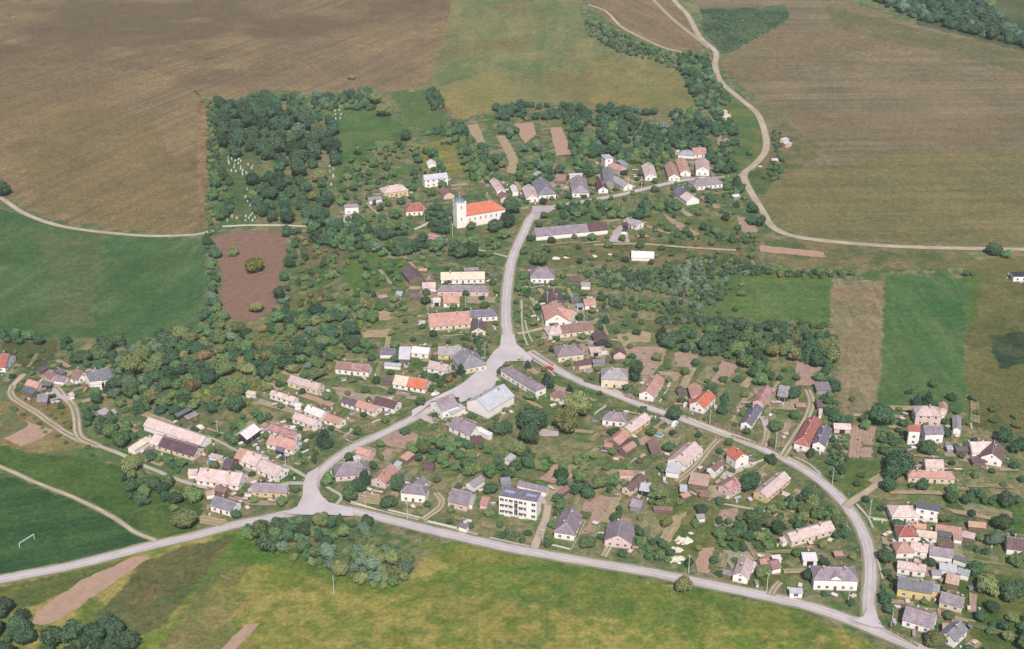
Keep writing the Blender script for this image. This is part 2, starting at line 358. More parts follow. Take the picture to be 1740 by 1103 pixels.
    bump(nt, bs, noise(nt, .9, 6, g, .7), .9, .4)
    me.materials.append(m)
    tag(link("ground", me), kind='structure')
build_ground()

# ------------------------------------------------------------------ roads, tracks, paths
ROADSEG = []     # (polyline in world, half width) for keeping trees off
def smooth(pts, step=3.0):
    p = np.array(pts, float)[:, :2]; out = []
    q = np.vstack([2*p[0]-p[1], p, 2*p[-1]-p[-2]])
    for i in range(1, len(q)-2):
        n = max(2, int(np.linalg.norm(q[i+1]-q[i])/step))
        for k in range(n):
            t = k/n
            out.append(.5*((2*q[i])+(-q[i-1]+q[i+1])*t+(2*q[i-1]-5*q[i]+4*q[i+1]-q[i+2])*t*t+(-q[i-1]+3*q[i]-3*q[i+1]+q[i+2])*t**3))
    out.append(p[-1]); return np.array(out)
RIDX = [0]
def ribbon(name, px, offs, mats, midx, kind='structure', jit=0.0, base=.12, label=None):
    """offs: list of lateral offsets (m) with strips between them"""
    pts = smooth([unproj(*q) for q in px]); RIDX[0] += 1; z0 = base+.006*RIDX[0]
    d = np.gradient(pts, axis=0); d /= np.linalg.norm(d, axis=1)[:, None]; nrm = np.stack([-d[:, 1], d[:, 0]], 1)
    vs = []; m = len(offs)
    for i, (p, n) in enumerate(zip(pts, nrm)):
        for j, o in enumerate(offs):
            e = jit*(vnoise(np.array([p[0]/2.5+j*31]), np.array([p[1]/2.5]))[0]-.5)*2
            q = p+n*(o+e); vs.append((q[0], q[1], float(height(q[0], q[1]))+z0))
    fs = []; mi = []
    for i in range(len(pts)-1):
        for j in range(m-1):
            fs.append((i*m+j, (i+1)*m+j, (i+1)*m+j+1, i*m+j+1)); mi.append(midx[j])
    # normals must face up
    me = mesh(name, vs, fs, mats, mi)
    if len(me.polygons) and me.polygons[0].normal.z < 0: me.flip_normals()
    ROADSEG.append((pts, max(abs(o) for o in offs)))
    return tag(link(name, me), kind=kind)
def mat_road(name, c1, c2, stain, s=1.0):
    m, nt, bs = mk(name); g = nd(nt, "ShaderNodeNewGeometry").outputs['Position']
    f = ramp(nt, noise(nt, .08*s, 5, g, .6), .35, .65); c = mixc(nt, f, scaled(lin(c1), .84), scaled(lin(c2), .84))
    f2 = ramp(nt, noise(nt, .9*s, 5, g, .75), .52, .72); fm = nd(nt, "ShaderNodeMath", operation='MULTIPLY'); nt.links.new(f2, fm.inputs[0]); fm.inputs[1].default_value = .45
    c = mixc(nt, fm.outputs[0], c, scaled(lin(stain), .84))
    nt.links.new(c, bs.inputs['Base Color']); bs.inputs['Roughness'].default_value = .9; bs.inputs['Specular IOR Level'].default_value = .25
    bump(nt, bs, noise(nt, 6, 3, g), .3, .02); return m
M_ROAD = mat_road("pale_asphalt", (208,196,194), (192,181,180), (160,151,150))
M_SHOULD = mat_road("gravel_verge", (150,144,124), (126,126,100), (104,108,84))
M_DUST = mat_road("dusty_road_edge", (196,182,164), (172,160,142), (134,128,108), 2.5)
M_WORN = mat_road("worn_wheel_lane", (196,185,184), (178,168,168), (150,142,142), 1.6)
M_TRACK = mat_road("dry_dirt_track", (196,178,154), (168,152,132), (140,124,104))
M_GRASSMID = mat_road("track_grass_middle", (126,124,90), (146,134,106), (104,108,74))
M_PATH = mat_road("pale_footpath", (190,184,166), (170,166,146), (130,130,106))
M_SOIL_N = mat_road("trodden_earth", (176,158,136), (140,134,104), (112,114,82), 2.0)
def road(px, wd, name="road"):
    h = wd/2; return ribbon(name, px, [-h-1.0, -h, -h+.6, -h*.62, -h*.28, h*.28, h*.62, h-.6, h, h+1.0], [M_ROAD, M_SHOULD, M_DUST, M_WORN], [1, 2, 0, 3, 0, 3, 0, 2, 1], jit=.3)
def track(px, wd, name="dirt_track"):
    h = wd/2; return ribbon(name, px, [-h-.5, -h, -h*.3, h*.3, h, h+.5], [M_TRACK, M_GRASSMID], [1, 0, 1, 0, 1], jit=.25)
def dirt(px, wd, name="dirt_track"):
    h = wd/2; return ribbon(name, px, [-h-.5, -h, h, h+.5], [M_TRACK, M_GRASSMID], [1, 0, 1], jit=.3)
def path(px, wd, name="path"):
    h = wd/2; return ribbon(name, px, [-h, h], [M_PATH], [0], jit=.12)
road(P("-260,1040 0,985 120,962 250,929 330,911 400,892 450,882 500,870 540,862 575,864 620,873 700,893 780,912 860,930 930,943 1000,955 1100,972 1200,992 1300,1013 1380,1032 1450,1056 1520,1085 1600,1117 1800,1190"), 5.1)
road(P("524,862 530,838 534,822 545,802 570,780 600,760 640,742 700,712 745,688 790,655"), 4.6)
road(P("868,600 864,575 860,545 860,515 863,480 869,445 879,418 891,393 901,372 916,356"), 5.4)
road(P("900,597 925,614 955,633 990,650 1040,668 1090,688 1160,712 1220,733 1280,756 1330,778 1370,800 1410,830 1440,862 1464,900 1477,940 1479,980 1476,1020 1477,1062"), 4.8)
road(P("905,360 930,354 960,348 1000,341 1050,332 1080,325 1130,313 1165,306 1200,302"), 4.2)
dirt(P("1436,862 1455,847 1475,835 1500,815 1520,802"), 3.0)
dirt(P("1090,-60 1145,0 1168,25 1190,64 1216,88 1215,112 1226,140 1260,170 1288,195 1301,232 1300,258 1282,280 1264,297 1275,325 1295,358 1311,384 1336,398 1380,407 1450,414 1550,420 1740,424 2100,428"), 4.6)
dirt(P("1200,304 1230,301 1264,297"), 3.0)
dirt(P("-200,270 -60,305 0,336 40,362 90,381 150,392 250,401 330,399 362,392"), 3.2)
dirt(P("1000,8 1030,20 1055,45 1090,64 1130,82 1165,90"), 2.4)
track(P("1100,-10 1140,30 1180,62 1205,82"), 3)
dirt(P("-80,765 0,793 60,820 130,848 190,878 230,905 265,919"), 1.7)
track(P("22,655 20,674 60,700 85,718 110,735 140,750 170,759"), 3.0)
track(P("92,655 110,676 124,690 130,712 132,735 142,748 165,757"), 3.4)
path(P("165,757 205,772 240,790 270,802 300,815 340,827 370,831"), 2.2)
dirt(P("22,655 32,645 42,636"), 2.4)
path(P("352,742 375,752 398,764 425,778"), 1.6)
path(P("480,790 500,799 522,812"), 2.0)
path(P("425,829 460,828 490,822 525,822"), 2.6)
dirt(P("908,932 918,905 928,880 930,855 922,835"), 3.0)
track(P("1329,777 1346,750 1360,728 1372,709 1379,683 1372,663"), 3.0)
track(P("1296,760 1302,745 1303,724"), 2.6)
track(P("1221,747 1200,770 1183,792 1150,820"), 2.6)
track(P("718,884 734,873 748,862 750,850 741,838"), 2.6)
path(P("595,856 630,864 665,873 712,884"), 1.0); path(P("722,887 776,900 812,909"), 1.0); path(P("832,914 880,925 900,929"), 1.0)
path(P("1160,708 1200,726 1240,742 1283,758"), 1.0); path(P("1310,769 1343,783"), 1.0)
path(P("1344,782 1370,797 1397,810"), 1.2); path(P("1350,777 1375,789 1394,806"), 1.0)
path(P("886,510 887,545 890,570 897,588"), 1.0); path(P("892,545 897,565 905,582"), .9)
path(P("880,568 905,563 922,558"), 2.2)
path(P("812,425 838,431 862,437"), 2.0)
path(P("884,491 905,489 925,486"), 1.2)
dirt(P("1009,417 1060,415 1104,416 1165,421 1250,426"), 2.0)
path(P("1455,857 1475,880 1483,898"), 1.0); path(P("1477,880 1505,884"), 1.2)
path(P("705,391 720,385 737,375"), 1.4); path(P("622,346 632,355 643,365"), 1.0)
path(P("1423,874 1445,903"), .7); path(P("1486,935 1496,970 1500,985"), .8)
track(P("1310,1012 1316,1000 1326,990"), 2.2); track(P("1026,947 1032,935 1036,928"), 2.4)
path(P("555,828 568,836 581,845 570,860"), 1.6)
path(P("1490,1063 1510,1075 1560,1100"), 1.0)
path(P("588,747 600,752 632,739"), .7)
track(P("1478,820 1510,800 1530,770"), 2.4)
path(P("905,612 930,628 943,640"), 1.0)

PLOTIDX = [0]
def plot(name, px, mat, base=.05, jit=1.1, kind='structure', dens=2.5):
    w = np.array([unproj(*q)[:2] for q in px]); PLOTIDX[0] += 1
    c = w.mean(0); e = np.roll(w, -1, 0)-w; k = np.argmax((e**2).sum(1)); ang = math.atan2(e[k][1], e[k][0])
    out = []
    for i in range(len(w)):
        a, b = w[i], w[(i+1) % len(w)]; n = max(1, int(np.linalg.norm(b-a)/dens))
        for t in range(n):
            p = a+(b-a)*t/n; out.append(p+(RNG.random(2)-.5)*jit)
    out = np.array(out); area = sum(out[i][0]*out[(i+1) % len(out)][1]-out[(i+1) % len(out)][0]*out[i][1] for i in range(len(out)))
    if area < 0: out = out[::-1]
    ca, sa = math.cos(-ang), math.sin(-ang); z0 = base+.004*PLOTIDX[0]
    z = float(height(*c)); hs = [float(height(p[0], p[1]))-z for p in out]
    vs = [((p[0]-c[0])*ca-(p[1]-c[1])*sa, (p[0]-c[0])*sa+(p[1]-c[1])*ca, h) for p, h in zip(out, hs)]
    o = link(name, mesh(name, vs, [tuple(range(len(vs)))], mat)); o.location = (c[0], c[1], z+z0); o.rotation_euler = (0, 0, ang)
    return tag(o, kind=kind)
def mat_soil(name, c1, c2, row=1.6, green=None):
    m, nt, bs = mk(name); co = coord(nt); sep = nd(nt, "ShaderNodeSeparateXYZ"); nt.links.new(co, sep.inputs[0])
    n = noise(nt, .6, 4, co); s = nd(nt, "ShaderNodeMath", operation='MULTIPLY_ADD'); nt.links.new(n, s.inputs[0]); s.inputs[1].default_value = 1.2; nt.links.new(sep.outputs[1], s.inputs[2])
    mu = nd(nt, "ShaderNodeMath", operation='MULTIPLY'); nt.links.new(s.outputs[0], mu.inputs[0]); mu.inputs[1].default_value = 6.283/row
    si = nd(nt, "ShaderNodeMath", operation='SINE'); nt.links.new(mu.outputs[0], si.inputs[0])
    f = ramp(nt, si.outputs[0], -1, 1); f2 = ramp(nt, noise(nt, .25, 5, co, .7), .35, .65)
    a, b = scaled(lin(c1), .86), scaled(lin(c2), .86)
    ff = nd(nt, "ShaderNodeMath", operation='MULTIPLY_ADD'); nt.links.new(f, ff.inputs[0]); ff.inputs[1].default_value = .35; nt.links.new(f2, ff.inputs[2])
    c = mixc(nt, ff.outputs[0], a, b)
    g = ramp(nt, noise(nt, 1.2, 4, co, .7), .58, .68); gm = nd(nt, "ShaderNodeMath", operation='MULTIPLY'); nt.links.new(g, gm.inputs[0]); gm.inputs[1].default_value = .6 if green else .25
    c = mixc(nt, gm.outputs[0], c, scaled(lin(green or (96,104,66)), .86))
    nt.links.new(c, bs.inputs['Base Color']); bs.inputs['Roughness'].default_value = 1; bs.inputs['Specular IOR Level'].default_value = .05
    bump(nt, bs, si.outputs[0], .5, .12); return m
S_PINK = mat_soil("dry_pink_soil", (182,156,138), (158,132,116)); S_TAN = mat_soil("straw_stubble", (184,164,134), (156,140,108), 2.2, (112,112,70))
S_RED = mat_soil("red_brown_tilth", (150,118,100), (128,102,88), 1.1, (120,112,84)); S_BRT = mat_soil("bright_harrowed_soil", (188,156,134), (170,140,120), 1.0)
S_DARK = mat_soil("vegetable_rows", (128,124,90), (94,106,70), 1.4, (78,100,58)); S_CONC = mat_road("yard_concrete", (192,178,176), (176,162,160), (150,138,136)); S_YARD = M_SOIL_N
S_CRIM = mat_soil("mixed_garden_beds", (172,150,126), (116,120,82), 1.5, (94,112,66))
def plots(name, m, *ps):
    for s in ps:
        t, q = s.split(':'); plot(name, TPL(t, q), m)
plots("ploughed_plot", S_PINK, "H:0,60 330,50 420,90 380,220 290,300 160,450 140,560 50,530 60,450 170,400 190,350 160,200 20,120", "H:500,110 720,90 740,130 680,230 640,260 480,230",
      "H:400,300 580,310 520,400 430,395", "H:960,190 1130,240 980,430 870,390", "0:1353,598 1402,597 1400,655 1352,655", "0:1447,724 1487,726 1481,778 1440,778",
      "N:560,60 640,-10 800,-40 950,-20 1080,40 1040,100 880,130 700,110", "N:600,180 670,130 830,150 760,215 700,250 600,220",
      "O:940,600 1000,470 1060,440 1230,490 1350,500 1350,560 1100,800 1020,850 960,860 1050,740 1060,680",
      "V:70,300 150,160 310,130 310,200 250,310 100,330", "0:1221,221 1236,226 1240,244 1229,253 1219,244", "0:1125,362 1190,398 1175,402 1144,383", "0:1253,368 1270,371 1289,392 1273,404 1256,387")
plots("ploughed_plot", S_BRT, "0:873,211 906,208 911,229 892,244 883,229", "0:935,217 954,216 972,262 945,265", "0:1292,417 1399,428 1402,438 1292,428", "0:55,1060 62,1040 140,985 230,945 255,948 210,978 100,1055 75,1063",
      "0:375,1103 417,1061 442,1059 426,1078 396,1108", "W:1110,480 1250,460 1230,600 1170,730 1080,710 1060,600", "0:5,745 46,717 92,731 66,748 36,760", "O:700,170 790,150 740,230 660,320 590,310")
plots("ploughed_plot", S_RED, "0:366,402 400,393 482,393 487,410 486,440 474,470 468,525 430,546 390,542 372,520 378,470 366,430")
plots("stubble_strip", S_TAN, "0:842,231 859,231 881,271 877,296 861,293 865,275 852,246", "0:792,213 812,211 828,250 818,255", "H:1230,500 1290,520 1200,600 1080,790 1020,770 1150,600", "O:850,170 910,180 880,300 800,350",
      "W:740,230 850,150 980,120 850,330 780,430 700,420", "0:617,531 650,527 675,535 660,545 620,545", "0:610,562 665,560 670,572 618,575", "E:980,930 1180,880 1310,900 1300,1000 1000,1000",
      "N:360,560 480,510 620,560 600,690 360,650", "L:340,920 260,900 210,930 230,980 420,1010 520,980 480,950")
plots("vegetable_garden", S_DARK, "0:0,705 25,700 35,710 5,728", "0:2,738 38,716 48,720 44,727 5,745", "H:720,300 820,240 860,260 700,400", "V:60,560 150,520 90,760 20,740", "Q:20,330 300,30 420,100 230,450 60,430",
      "J:560,480 850,430 1200,560 1150,640 900,600", "G:980,300 1150,290 1150,440 1000,400", "O:360,340 520,110 640,150 580,330", "0:1590,700 1640,730 1640,745 1600,740")
plots("garden_beds", S_CRIM, "H:820,240 920,260 820,430 700,400", "W:480,110 620,110 740,280 640,400 480,230", "K:560,260 740,290 880,420 700,560", "E:1180,700 1360,710 1340,780 1200,790", "0:650,428 680,432 690,440 650,440", "R:1190,880 1560,900 1560,940 1190,930",
      "Q:700,430 840,420 760,700 660,700", "Q:560,330 660,300 700,420 600,450", "L:800,260 1100,330 1260,400 1100,410", "N:820,680 1150,600 1080,760 900,800", "0:1625,850 1720,870 1720,882 1640,872")
plots("yard", S_CONC, "A:195,775 350,775 365,870 190,870", "B:1280,960 1340,890 1400,900 1450,1060 1240,1060", "K:1310,760 1480,640 1640,590 1650,640 1500,700 1340,790", "G:530,860 740,890 750,940 560,940", "O:310,440 600,440 640,560 600,560", "Y:0,620 130,600 260,700 200,700",
      "K:690,180 740,170 840,210 800,250", "I:500,430 640,540 700,560 660,600 560,560 480,530 430,460", "Q:520,400 600,400 620,470 590,560 560,500", "B:480,700 800,690 640,770 520,850", "U:0,790 170,780 170,870 60,860")
plots("yard", S_YARD, "C:640,640 760,600 760,760 560,800", "L:560,330 900,430 760,620 600,560", "O:600,400 820,350 700,560 640,580", "D:1120,430 1400,440 1400,500 1110,500", "F:560,480 760,540 800,600 700,560", "G:880,60 1280,40 1200,220 1040,200", "R:960,640 1340,700 1340,890 960,800",
      "S:620,600 1080,620 1180,840 640,720", "S:700,760 900,930 860,1010 640,940", "K:1000,860 1280,840 1420,900 1180,1000", "I:350,300 800,290 820,420 480,470", "J:900,850 1200,900 1100,980 900,980", "Q:600,250 900,250 900,330 620,330", "H:1260,460 1560,470 1560,600 1350,640", "O:1180,220 1600,240 1560,330 1350,430",
      "E:230,600 640,620 700,1000 240,980", "V:160,560 740,600 720,800 260,760", "B:400,400 860,460 860,560 560,480", "X:980,380 1560,430 1420,560 1060,500", "D:640,370 860,400 860,520 760,540", "N:420,100 580,140 540,300 400,240")
# village square and the road fork as paved aprons
def apron(px):
    RIDX[0] += 1; o = plot("village_square", px, M_ROAD, base=.115+.006*RIDX[0], jit=.15); ROADSEG.append((np.array([unproj(*p)[:2] for p in px+[px[0]]]), 1)); return o
apron(TPL('Y', "800,0 870,-60 880,-170 1010,-170 1030,-80 1100,-20 1190,60 1160,110 1100,90 960,95 850,160 830,240 880,290 640,440 480,500 400,410 225,480 0,650 0,575 200,462 470,330 640,195 740,90"))
apron(TPL('L', "1290,500 1400,440 1385,640 1430,720 1500,790 1740,850 1740,925 1500,912 1250,912 1060,900 1190,830 1245,720 1250,610"))
apron(P("1466,1050 1473,1036 1486,1034 1491,1052 1502,1070 1480,1068 1452,1058"))
SQPOLY = [np.array([unproj(*p)[:2] for p in TPL('Y', "800,0 870,-60 1010,-170 1190,60 960,95 850,160 880,290 640,440 480,500 400,410 225,480 0,650 0,575 470,330")])]
# ------------------------------------------------------------------ buildings
HOUSES = []       # dict(label, centre world, px, radius, poly)
def window_mesh(wd, ht):
    b = MB(); b.box(0, 0, 0, wd+.24, .10, ht+.24, 0); b.box(0, -.045, 0, wd, .06, ht, 1); b.box(0, -.075, 0, .07, .04, ht, 0)
    b.box(0, -.12, -ht/2-.14, wd+.34, .22, .06, 0); return b.mesh("window", [M_FRAME, M_GLASS])
WM = {k: window_mesh(*k) for k in ((1.1, 1.2), (1.7, 1.3), (.8, .8), (2.2, .6), (.7, 1.8))}
def door_mesh(wd, ht, m):
    b = MB(); b.box(0, 0, ht/2, wd+.2, .10, ht+.1, 0); b.box(0, -.05, ht/2, wd, .06, ht-.02, 1); return b.mesh("door", [M_FRAME, m])
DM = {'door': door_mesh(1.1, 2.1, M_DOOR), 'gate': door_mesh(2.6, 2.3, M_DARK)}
def put(me, name, parent, x, y, z, rz):
    o = link(name, me, parent); o.location = (x, y, z); o.rotation_euler = (0, 0, rz); return o
def wall_ring(b, L, W, wh, apexL, apexR, rh, hipL, hipR):
    """walls as a closed box, gables as pentagons"""
    x, y = L/2, W/2
    vs = [(-x,-y,-.4),(x,-y,-.4),(x,y,-.4),(-x,y,-.4),(-x,-y,wh),(x,-y,wh),(x,y,wh),(-x,y,wh)]; fs = [(0,1,5,4),(2,3,7,6)]
    if hipR: fs.append((1,2,6,5))
    else: vs.append((x,0,wh+rh)); fs.append((1,2,6,len(vs)-1,5))
    if hipL: fs.append((3,0,4,7))
    else: vs.append((-x,0,wh+rh)); fs.append((3,0,4,len(vs)-1,7))
    b.add(vs, fs)
def roof_seg(u0, u1, W, wh, rh, hip0, hip1, over, ins, t=.18):
    """one roof piece over u0..u1, ridge along u; hip0/hip1 slope the ends"""
    b = MB(); y = W/2; z1 = wh+rh; r0 = u0+(ins if hip0 else 0); r1 = u1-(ins if hip1 else 0)
    if r1 < r0: r0 = r1 = (r0+r1)/2 if (hip0 and hip1) else (r0+r1)/2
    F = [(u0,-y,wh),(u1,-y,wh),(r1,0,z1),(r0,0,z1)]; B = [(u1,y,wh),(u0,y,wh),(r0,0,z1),(r1,0,z1)]
    if abs(r1-r0) < .02: F = F[:3]; B = [B[0], B[1], B[2]]
    b.slab(F, t); b.slab(B, t)
    if hip0: b.slab([(u0,y,wh),(u0,-y,wh),(r0,0,z1)], t)
    if hip1: b.slab([(u1,-y,wh),(u1,y,wh),(r1,0,z1)], t)
    return b, r0, r1
def ridge_caps(L, W, wh, rh, hipL, hipR, r0, r1):
    b = MB(); r = .09; z1 = wh+rh+.03
    if r1-r0 > .1: b.tube((r0,0,z1), (r1,0,z1), r, r, 5)
    for hip, u, rr in ((hipL, -L/2, r0), (hipR, L/2, r1)):
        if hip:
            for s in (-1, 1): b.tube((u, s*W/2, wh+.05), (rr, 0, z1), r, r, 5)
    return b
def chimney_mesh(h=1.5):
    b = MB(); b.box(0,0,h/2-.5,.6,.6,h+1,0); b.box(0,0,h+.05,.78,.78,.12,1); return b.mesh("chimney", [M_BRICK, M_CONC])
CHM = chimney_mesh()
def solve(t, x1, y1, x2, y2, ex, ey, wh, style, rh):
    a = TP(t, x1, y1); b = TP(t, x2, y2); e = TP(t, ex, ey)
    E = unproj(*e, wh); k = .62; hw = 4.0; auto = rh is None; r = 2.4 if auto else rh
    if style in 'sf': r = (0.6 if style == 's' else 0.0) if auto else rh
    for _ in range(40 if auto and style not in 'sf' else 1):
        A = unproj(*a, wh+r); B = unproj(*b, wh+r); d = (B-A)[:2]; L = np.linalg.norm(d); d = d/max(L, 1e-6)
        n = np.array([-d[1], d[0]]); s = np.dot((E-A)[:2], n); hw = abs(s)
        if auto and style not in 'sf': r += .25*(min(max(k*hw, 1.0), 4.2)-r)
    if s > 0: A, B = B, A; d = -d; n = -n          # keep the measured eave on local -y
    return A, B, d, hw, r
def building(t, kind, x1, y1, x2, y2, ex, ey, style, roof, wall, label, wh=2.8, rh=None, r2=None, win=None, ch=1, cap=None, door=None, group=None, wm=(1.1,1.2), storeys=1, hips=None, maxhw=8.5, cat=None, over=.35):
    A, B, d, hw, r = solve(t, x1, y1, x2, y2, ex, ey, wh, style, rh)
    hw0 = hw; hw = min(max(hw, 2.7 if style in "sf" else 1.7), maxhw)
    ctr = (A+B)[:2]/2; L = np.linalg.norm((B-A)[:2]); n = np.array([-d[1], d[0]])
    flip = False
    hipL = hipR = style == 'h'
    if hips is not None:
        # hips = 'n' near end, 'l' / 'r' image side
        pa = project(A[0], A[1], A[2]); pb = project(B[0], B[1], B[2])
        hipL = hipR = False
        if 'l' in hips: hipL, hipR = (pa[0] < pb[0]), (pb[0] < pa[0])
        if 'r' in hips: hipL, hipR = (pa[0] > pb[0]), (pb[0] > pa[0])
        if 'n' in hips: hipL, hipR = (pa[1] > pb[1]), (pb[1] > pa[1])
    ins = hw*.85
    if style in ('s', 'f'):
        W = hw; ctr = ctr-n*(W/2)
    else: W = 2*hw
    Lc = L; shift = 0
    if style in ('h', 'g'):
        if hipL: Lc += ins; shift -= ins/2
        if hipR: Lc += ins; shift += ins/2
    ctr = ctr+d*shift; L = max(Lc, 1.6)
    z = float(height(*ctr)); ang = math.atan2(d[1], d[0])
    root = bpy.data.objects.new(kind, None); COL.objects.link(root); root.empty_display_size = .5
    root.location = (ctr[0], ctr[1], z); root.rotation_euler = (0, 0, ang)
    tag(root, label, cat or kind.replace('_', ' '), group)
    iw = W/2-over; il = L/2-over*.8; b = MB(); whw = wh
    if style in ('g', 'h'):
        s = r/(W/2); whw = wh+s*over-.19; rr = r-s*over
        wall_ring(b, 2*il, 2*iw, whw, 0, 0, rr, hipL, hipR)
    elif style == 's':
        vs = [(-il,-iw,-.4),(il,-iw,-.4),(il,iw,-.4),(-il,iw,-.4),(-il,-iw,wh-.1),(il,-iw,wh-.1),(il,iw,wh+r-.1),(-il,iw,wh+r-.1)]
        b.add(vs, [(0,1,5,4),(1,2,6,5),(2,3,7,6),(3,0,4,7),(4,5,6,7)])
    else:
        b.box(0, 0, wh/2-.2, 2*il, 2*iw, wh+.4)
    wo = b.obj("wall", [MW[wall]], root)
    # roof
    segs = []; roofs = []
    if r2: f, col2 = r2; pa = project(*(ctr-d*L/2), 3); pb = project(*(ctr+d*L/2), 3); u = -L/2+L*f
    if r2 and pa[0] > pb[0]: u = L/2-L*f
    if style in ('g', 'h'):
        if r2:
            left = pa[0] <= pb[0]
            s1 = (-L/2, u, hipL, False, roof if left else r2[1]); s2 = (u, L/2, False, hipR, r2[1] if left else roof)
            segs = [s1, s2]
        else: segs = [(-L/2, L/2, hipL, hipR, roof)]
        rr0 = rr1 = None
        for (a0, a1, h0, h1, col) in segs:
            rb, q0, q1 = roof_seg(a0, a1, W, wh, r, h0, h1, over, ins)
            ro = rb.obj("roof", [MR[col]], root); roofs.append(ro)
            if rr0 is None: rr0 = q0
            rr1 = q1
        if cap is None: cap = kind == 'house' and W > 6
        if cap: ridge_caps(L, W, wh, r, hipL, hipR, rr0, rr1).obj("ridge_cap", [M_CAP], roofs[0])
    elif style == 's':
        rb = MB(); x, y = L/2, W/2; rb.slab([(-x,-y,wh+.1),(x,-y,wh+.1),(x,y,wh+r+.1),(-x,y,wh+r+.1)], .16); roofs = [rb.obj("roof", [MR[roof]], root)]
    else:
        rb = MB(); x, y = L/2, W/2; rb.box(0, 0, wh+.12, 2*x, 2*y, .22)
        for q in ((0,-y+.1,2*x,.2),(0,y-.1,2*x,.2)): rb.box(q[0], q[1], wh+.3, q[2], q[3], .14)
        roofs = [rb.obj("roof", [MR[roof]], root)]
    if ch and style in ('g', 'h') and kind in ('house', 'hall'):
        cr = random.Random(label); nchim = 1 if L < 14 else 2
        for i in range(nchim):
            u = cr.uniform(-.3, .3)*L if nchim == 1 else (-.28+.5*i)*L+cr.uniform(-.5, .5); v = cr.choice((-1, 1))*W*.09
            u = min(max(u, -L/2+(ins if hipL else .8)), L/2-(ins if hipR else .8))
            put(CHM, "chimney", roofs[0], u, v, wh+r*(1-abs(v)/(W/2)), 0)
    # openings on the walls that face the camera
    if win is None: win = kind in ('house', 'hall', 'church', 'chapel')
    me = WM[wm]; rs = random.Random(label+'w')
    for (nx, ny, half, dist, q) in ((0,-1,il,iw,0), (0,1,il,iw,math.pi), (1,0,iw,il,math.pi/2), (-1,0,iw,il,-math.pi/2)):
        wn = d*nx+n*ny
        if wn[1] > .25 and abs(wn[0]) < .97: continue      # faces away from the camera
        if not win and not door: continue
        room = 2*half-1.2; cnt = int(room/3.1) if room > 2 else (1 if room > 1.2 else 0); cnt = min(cnt, 7)
        if cnt and win:
            for st in range(storeys):
                zz = 1.55+2.9*st
                if zz+.6 > wh and st: break
                for i in range(cnt):
                    s = (i-(cnt-1)/2)*(room/max(cnt, 1)); x = nx*dist-ny*s*0+(s if nx == 0 else 0)*(1 if ny < 0 else -1); y = ny*dist+(s if nx else 0)
                    if st == 0 and cnt >= 3 and i == cnt//2 and ny == -1: put(DM['door'], "door", wo, x, y, 0, q); continue
                    put(me, "window", wo, x, y, min(zz, whw-.75), q)
        elif door and ny == -1:
            put(DM['gate'], "door", wo, 0, -dist, 0, 0)
    # attic window in near gable
    if win and style == 'g' and W > 6.5:
        for sgn, hp in ((1, hipR), (-1, hipL)):
            if not hp and (d*sgn)[1] < .2: put(WM[(.8,.8)], "window", wo, sgn*il, 0, whw+r*.3, sgn*math.pi/2)
    poly = [ctr+d*a*(L/2)+n*c*(W/2) for a, c in ((-1,-1),(1,-1),(1,1),(-1,1))]
    HOUSES.append(dict(label=label, c=ctr, R=math.hypot(L, W)/2, poly=np.array(poly), kind=kind, d=d, L=L, W=W))
    root['dims'] = "%.1f %.1f %.1f %.1f" % (L, W, hw0, r); DIMS.append((label, kind, round(L,1), round(W,1), round(hw0,1), round(r,1)))
    return root, wo, roofs, dict(L=L, W=W, il=il, iw=iw, wh=wh, r=r, d=d, n=n, ctr=ctr)
DIMS = []
def HS(t, kind, co, *a, **k):
    v = [float(q) for q in co.replace(',', ' ').split()]
    return building(t, kind, *v, *a, **k)
H_ = 'house'; S_ = 'shed'; B_ = 'barn'; G_ = 'garage'
# church
ch_root, ch_wall, ch_roof, ci = HS('A', 'church', "1350,690 1640,642 1540,775", 'h', 'or_', 'w', "white village church with orange roof and square bell tower", wh=8, hips='r', win=False, cap=True, cat='church')
for i in range(7):
    put(WM[(.7,1.8)], "window", ch_wall, -ci['il']+2.5+i*(2*ci['il']-5)/6, -ci['iw'], 5.2, 0)
b = MB(); tw = 6.4; b.box(0, 0, 8.3, tw, tw, 17.4); b.box(0, 0, 17.1, tw+.5, tw+.5, .4); b.box(0, 0, 9.5, tw+.2, tw+.2, .25)
sg = 1 if project(*(ci['ctr']-ci['d']*ci['L']/2), 0)[0] < project(*(ci['ctr']+ci['d']*ci['L']/2), 0)[0] else -1
tow = b.obj("tower", [MW['w']], ch_root); tow.location = (-sg*(ci['L']/2+tw/2-.6), -ci['iw']*.55, 0)
for z in (6, 14): put(WM[(.7,1.8)], "window", tow, 0, -tw/2-.02, z, 0)
put(WM[(.7,1.8)], "window", tow, -sg*tw/2, 0, 14, -sg*math.pi/2)
b = MB()
prof = [(17.3, 3.7), (18.1, 3.0), (18.8, 1.9), (19.2, .95), (19.6, .85), (20.2, .85), (20.4, 1.05), (20.9, .7), (21.6, .12), (22.3, .05)]
N = 12
for (z0, r0), (z1, r1) in zip(prof, prof[1:]): b.tube((0,0,z0), (0,0,z1), r0, r1, N)
b.box(0,0,22.8,.12,.12,1.4,1); b.box(0,0,23.0,.7,.12,.12,1)
b.obj("spire", [M_SLATE, M_STEEL], tow)
HOUSES.append(dict(label='_t', c=ci['ctr']-sg*ci['d']*(ci['L']/2+3), R=5, poly=None, kind='tower'))
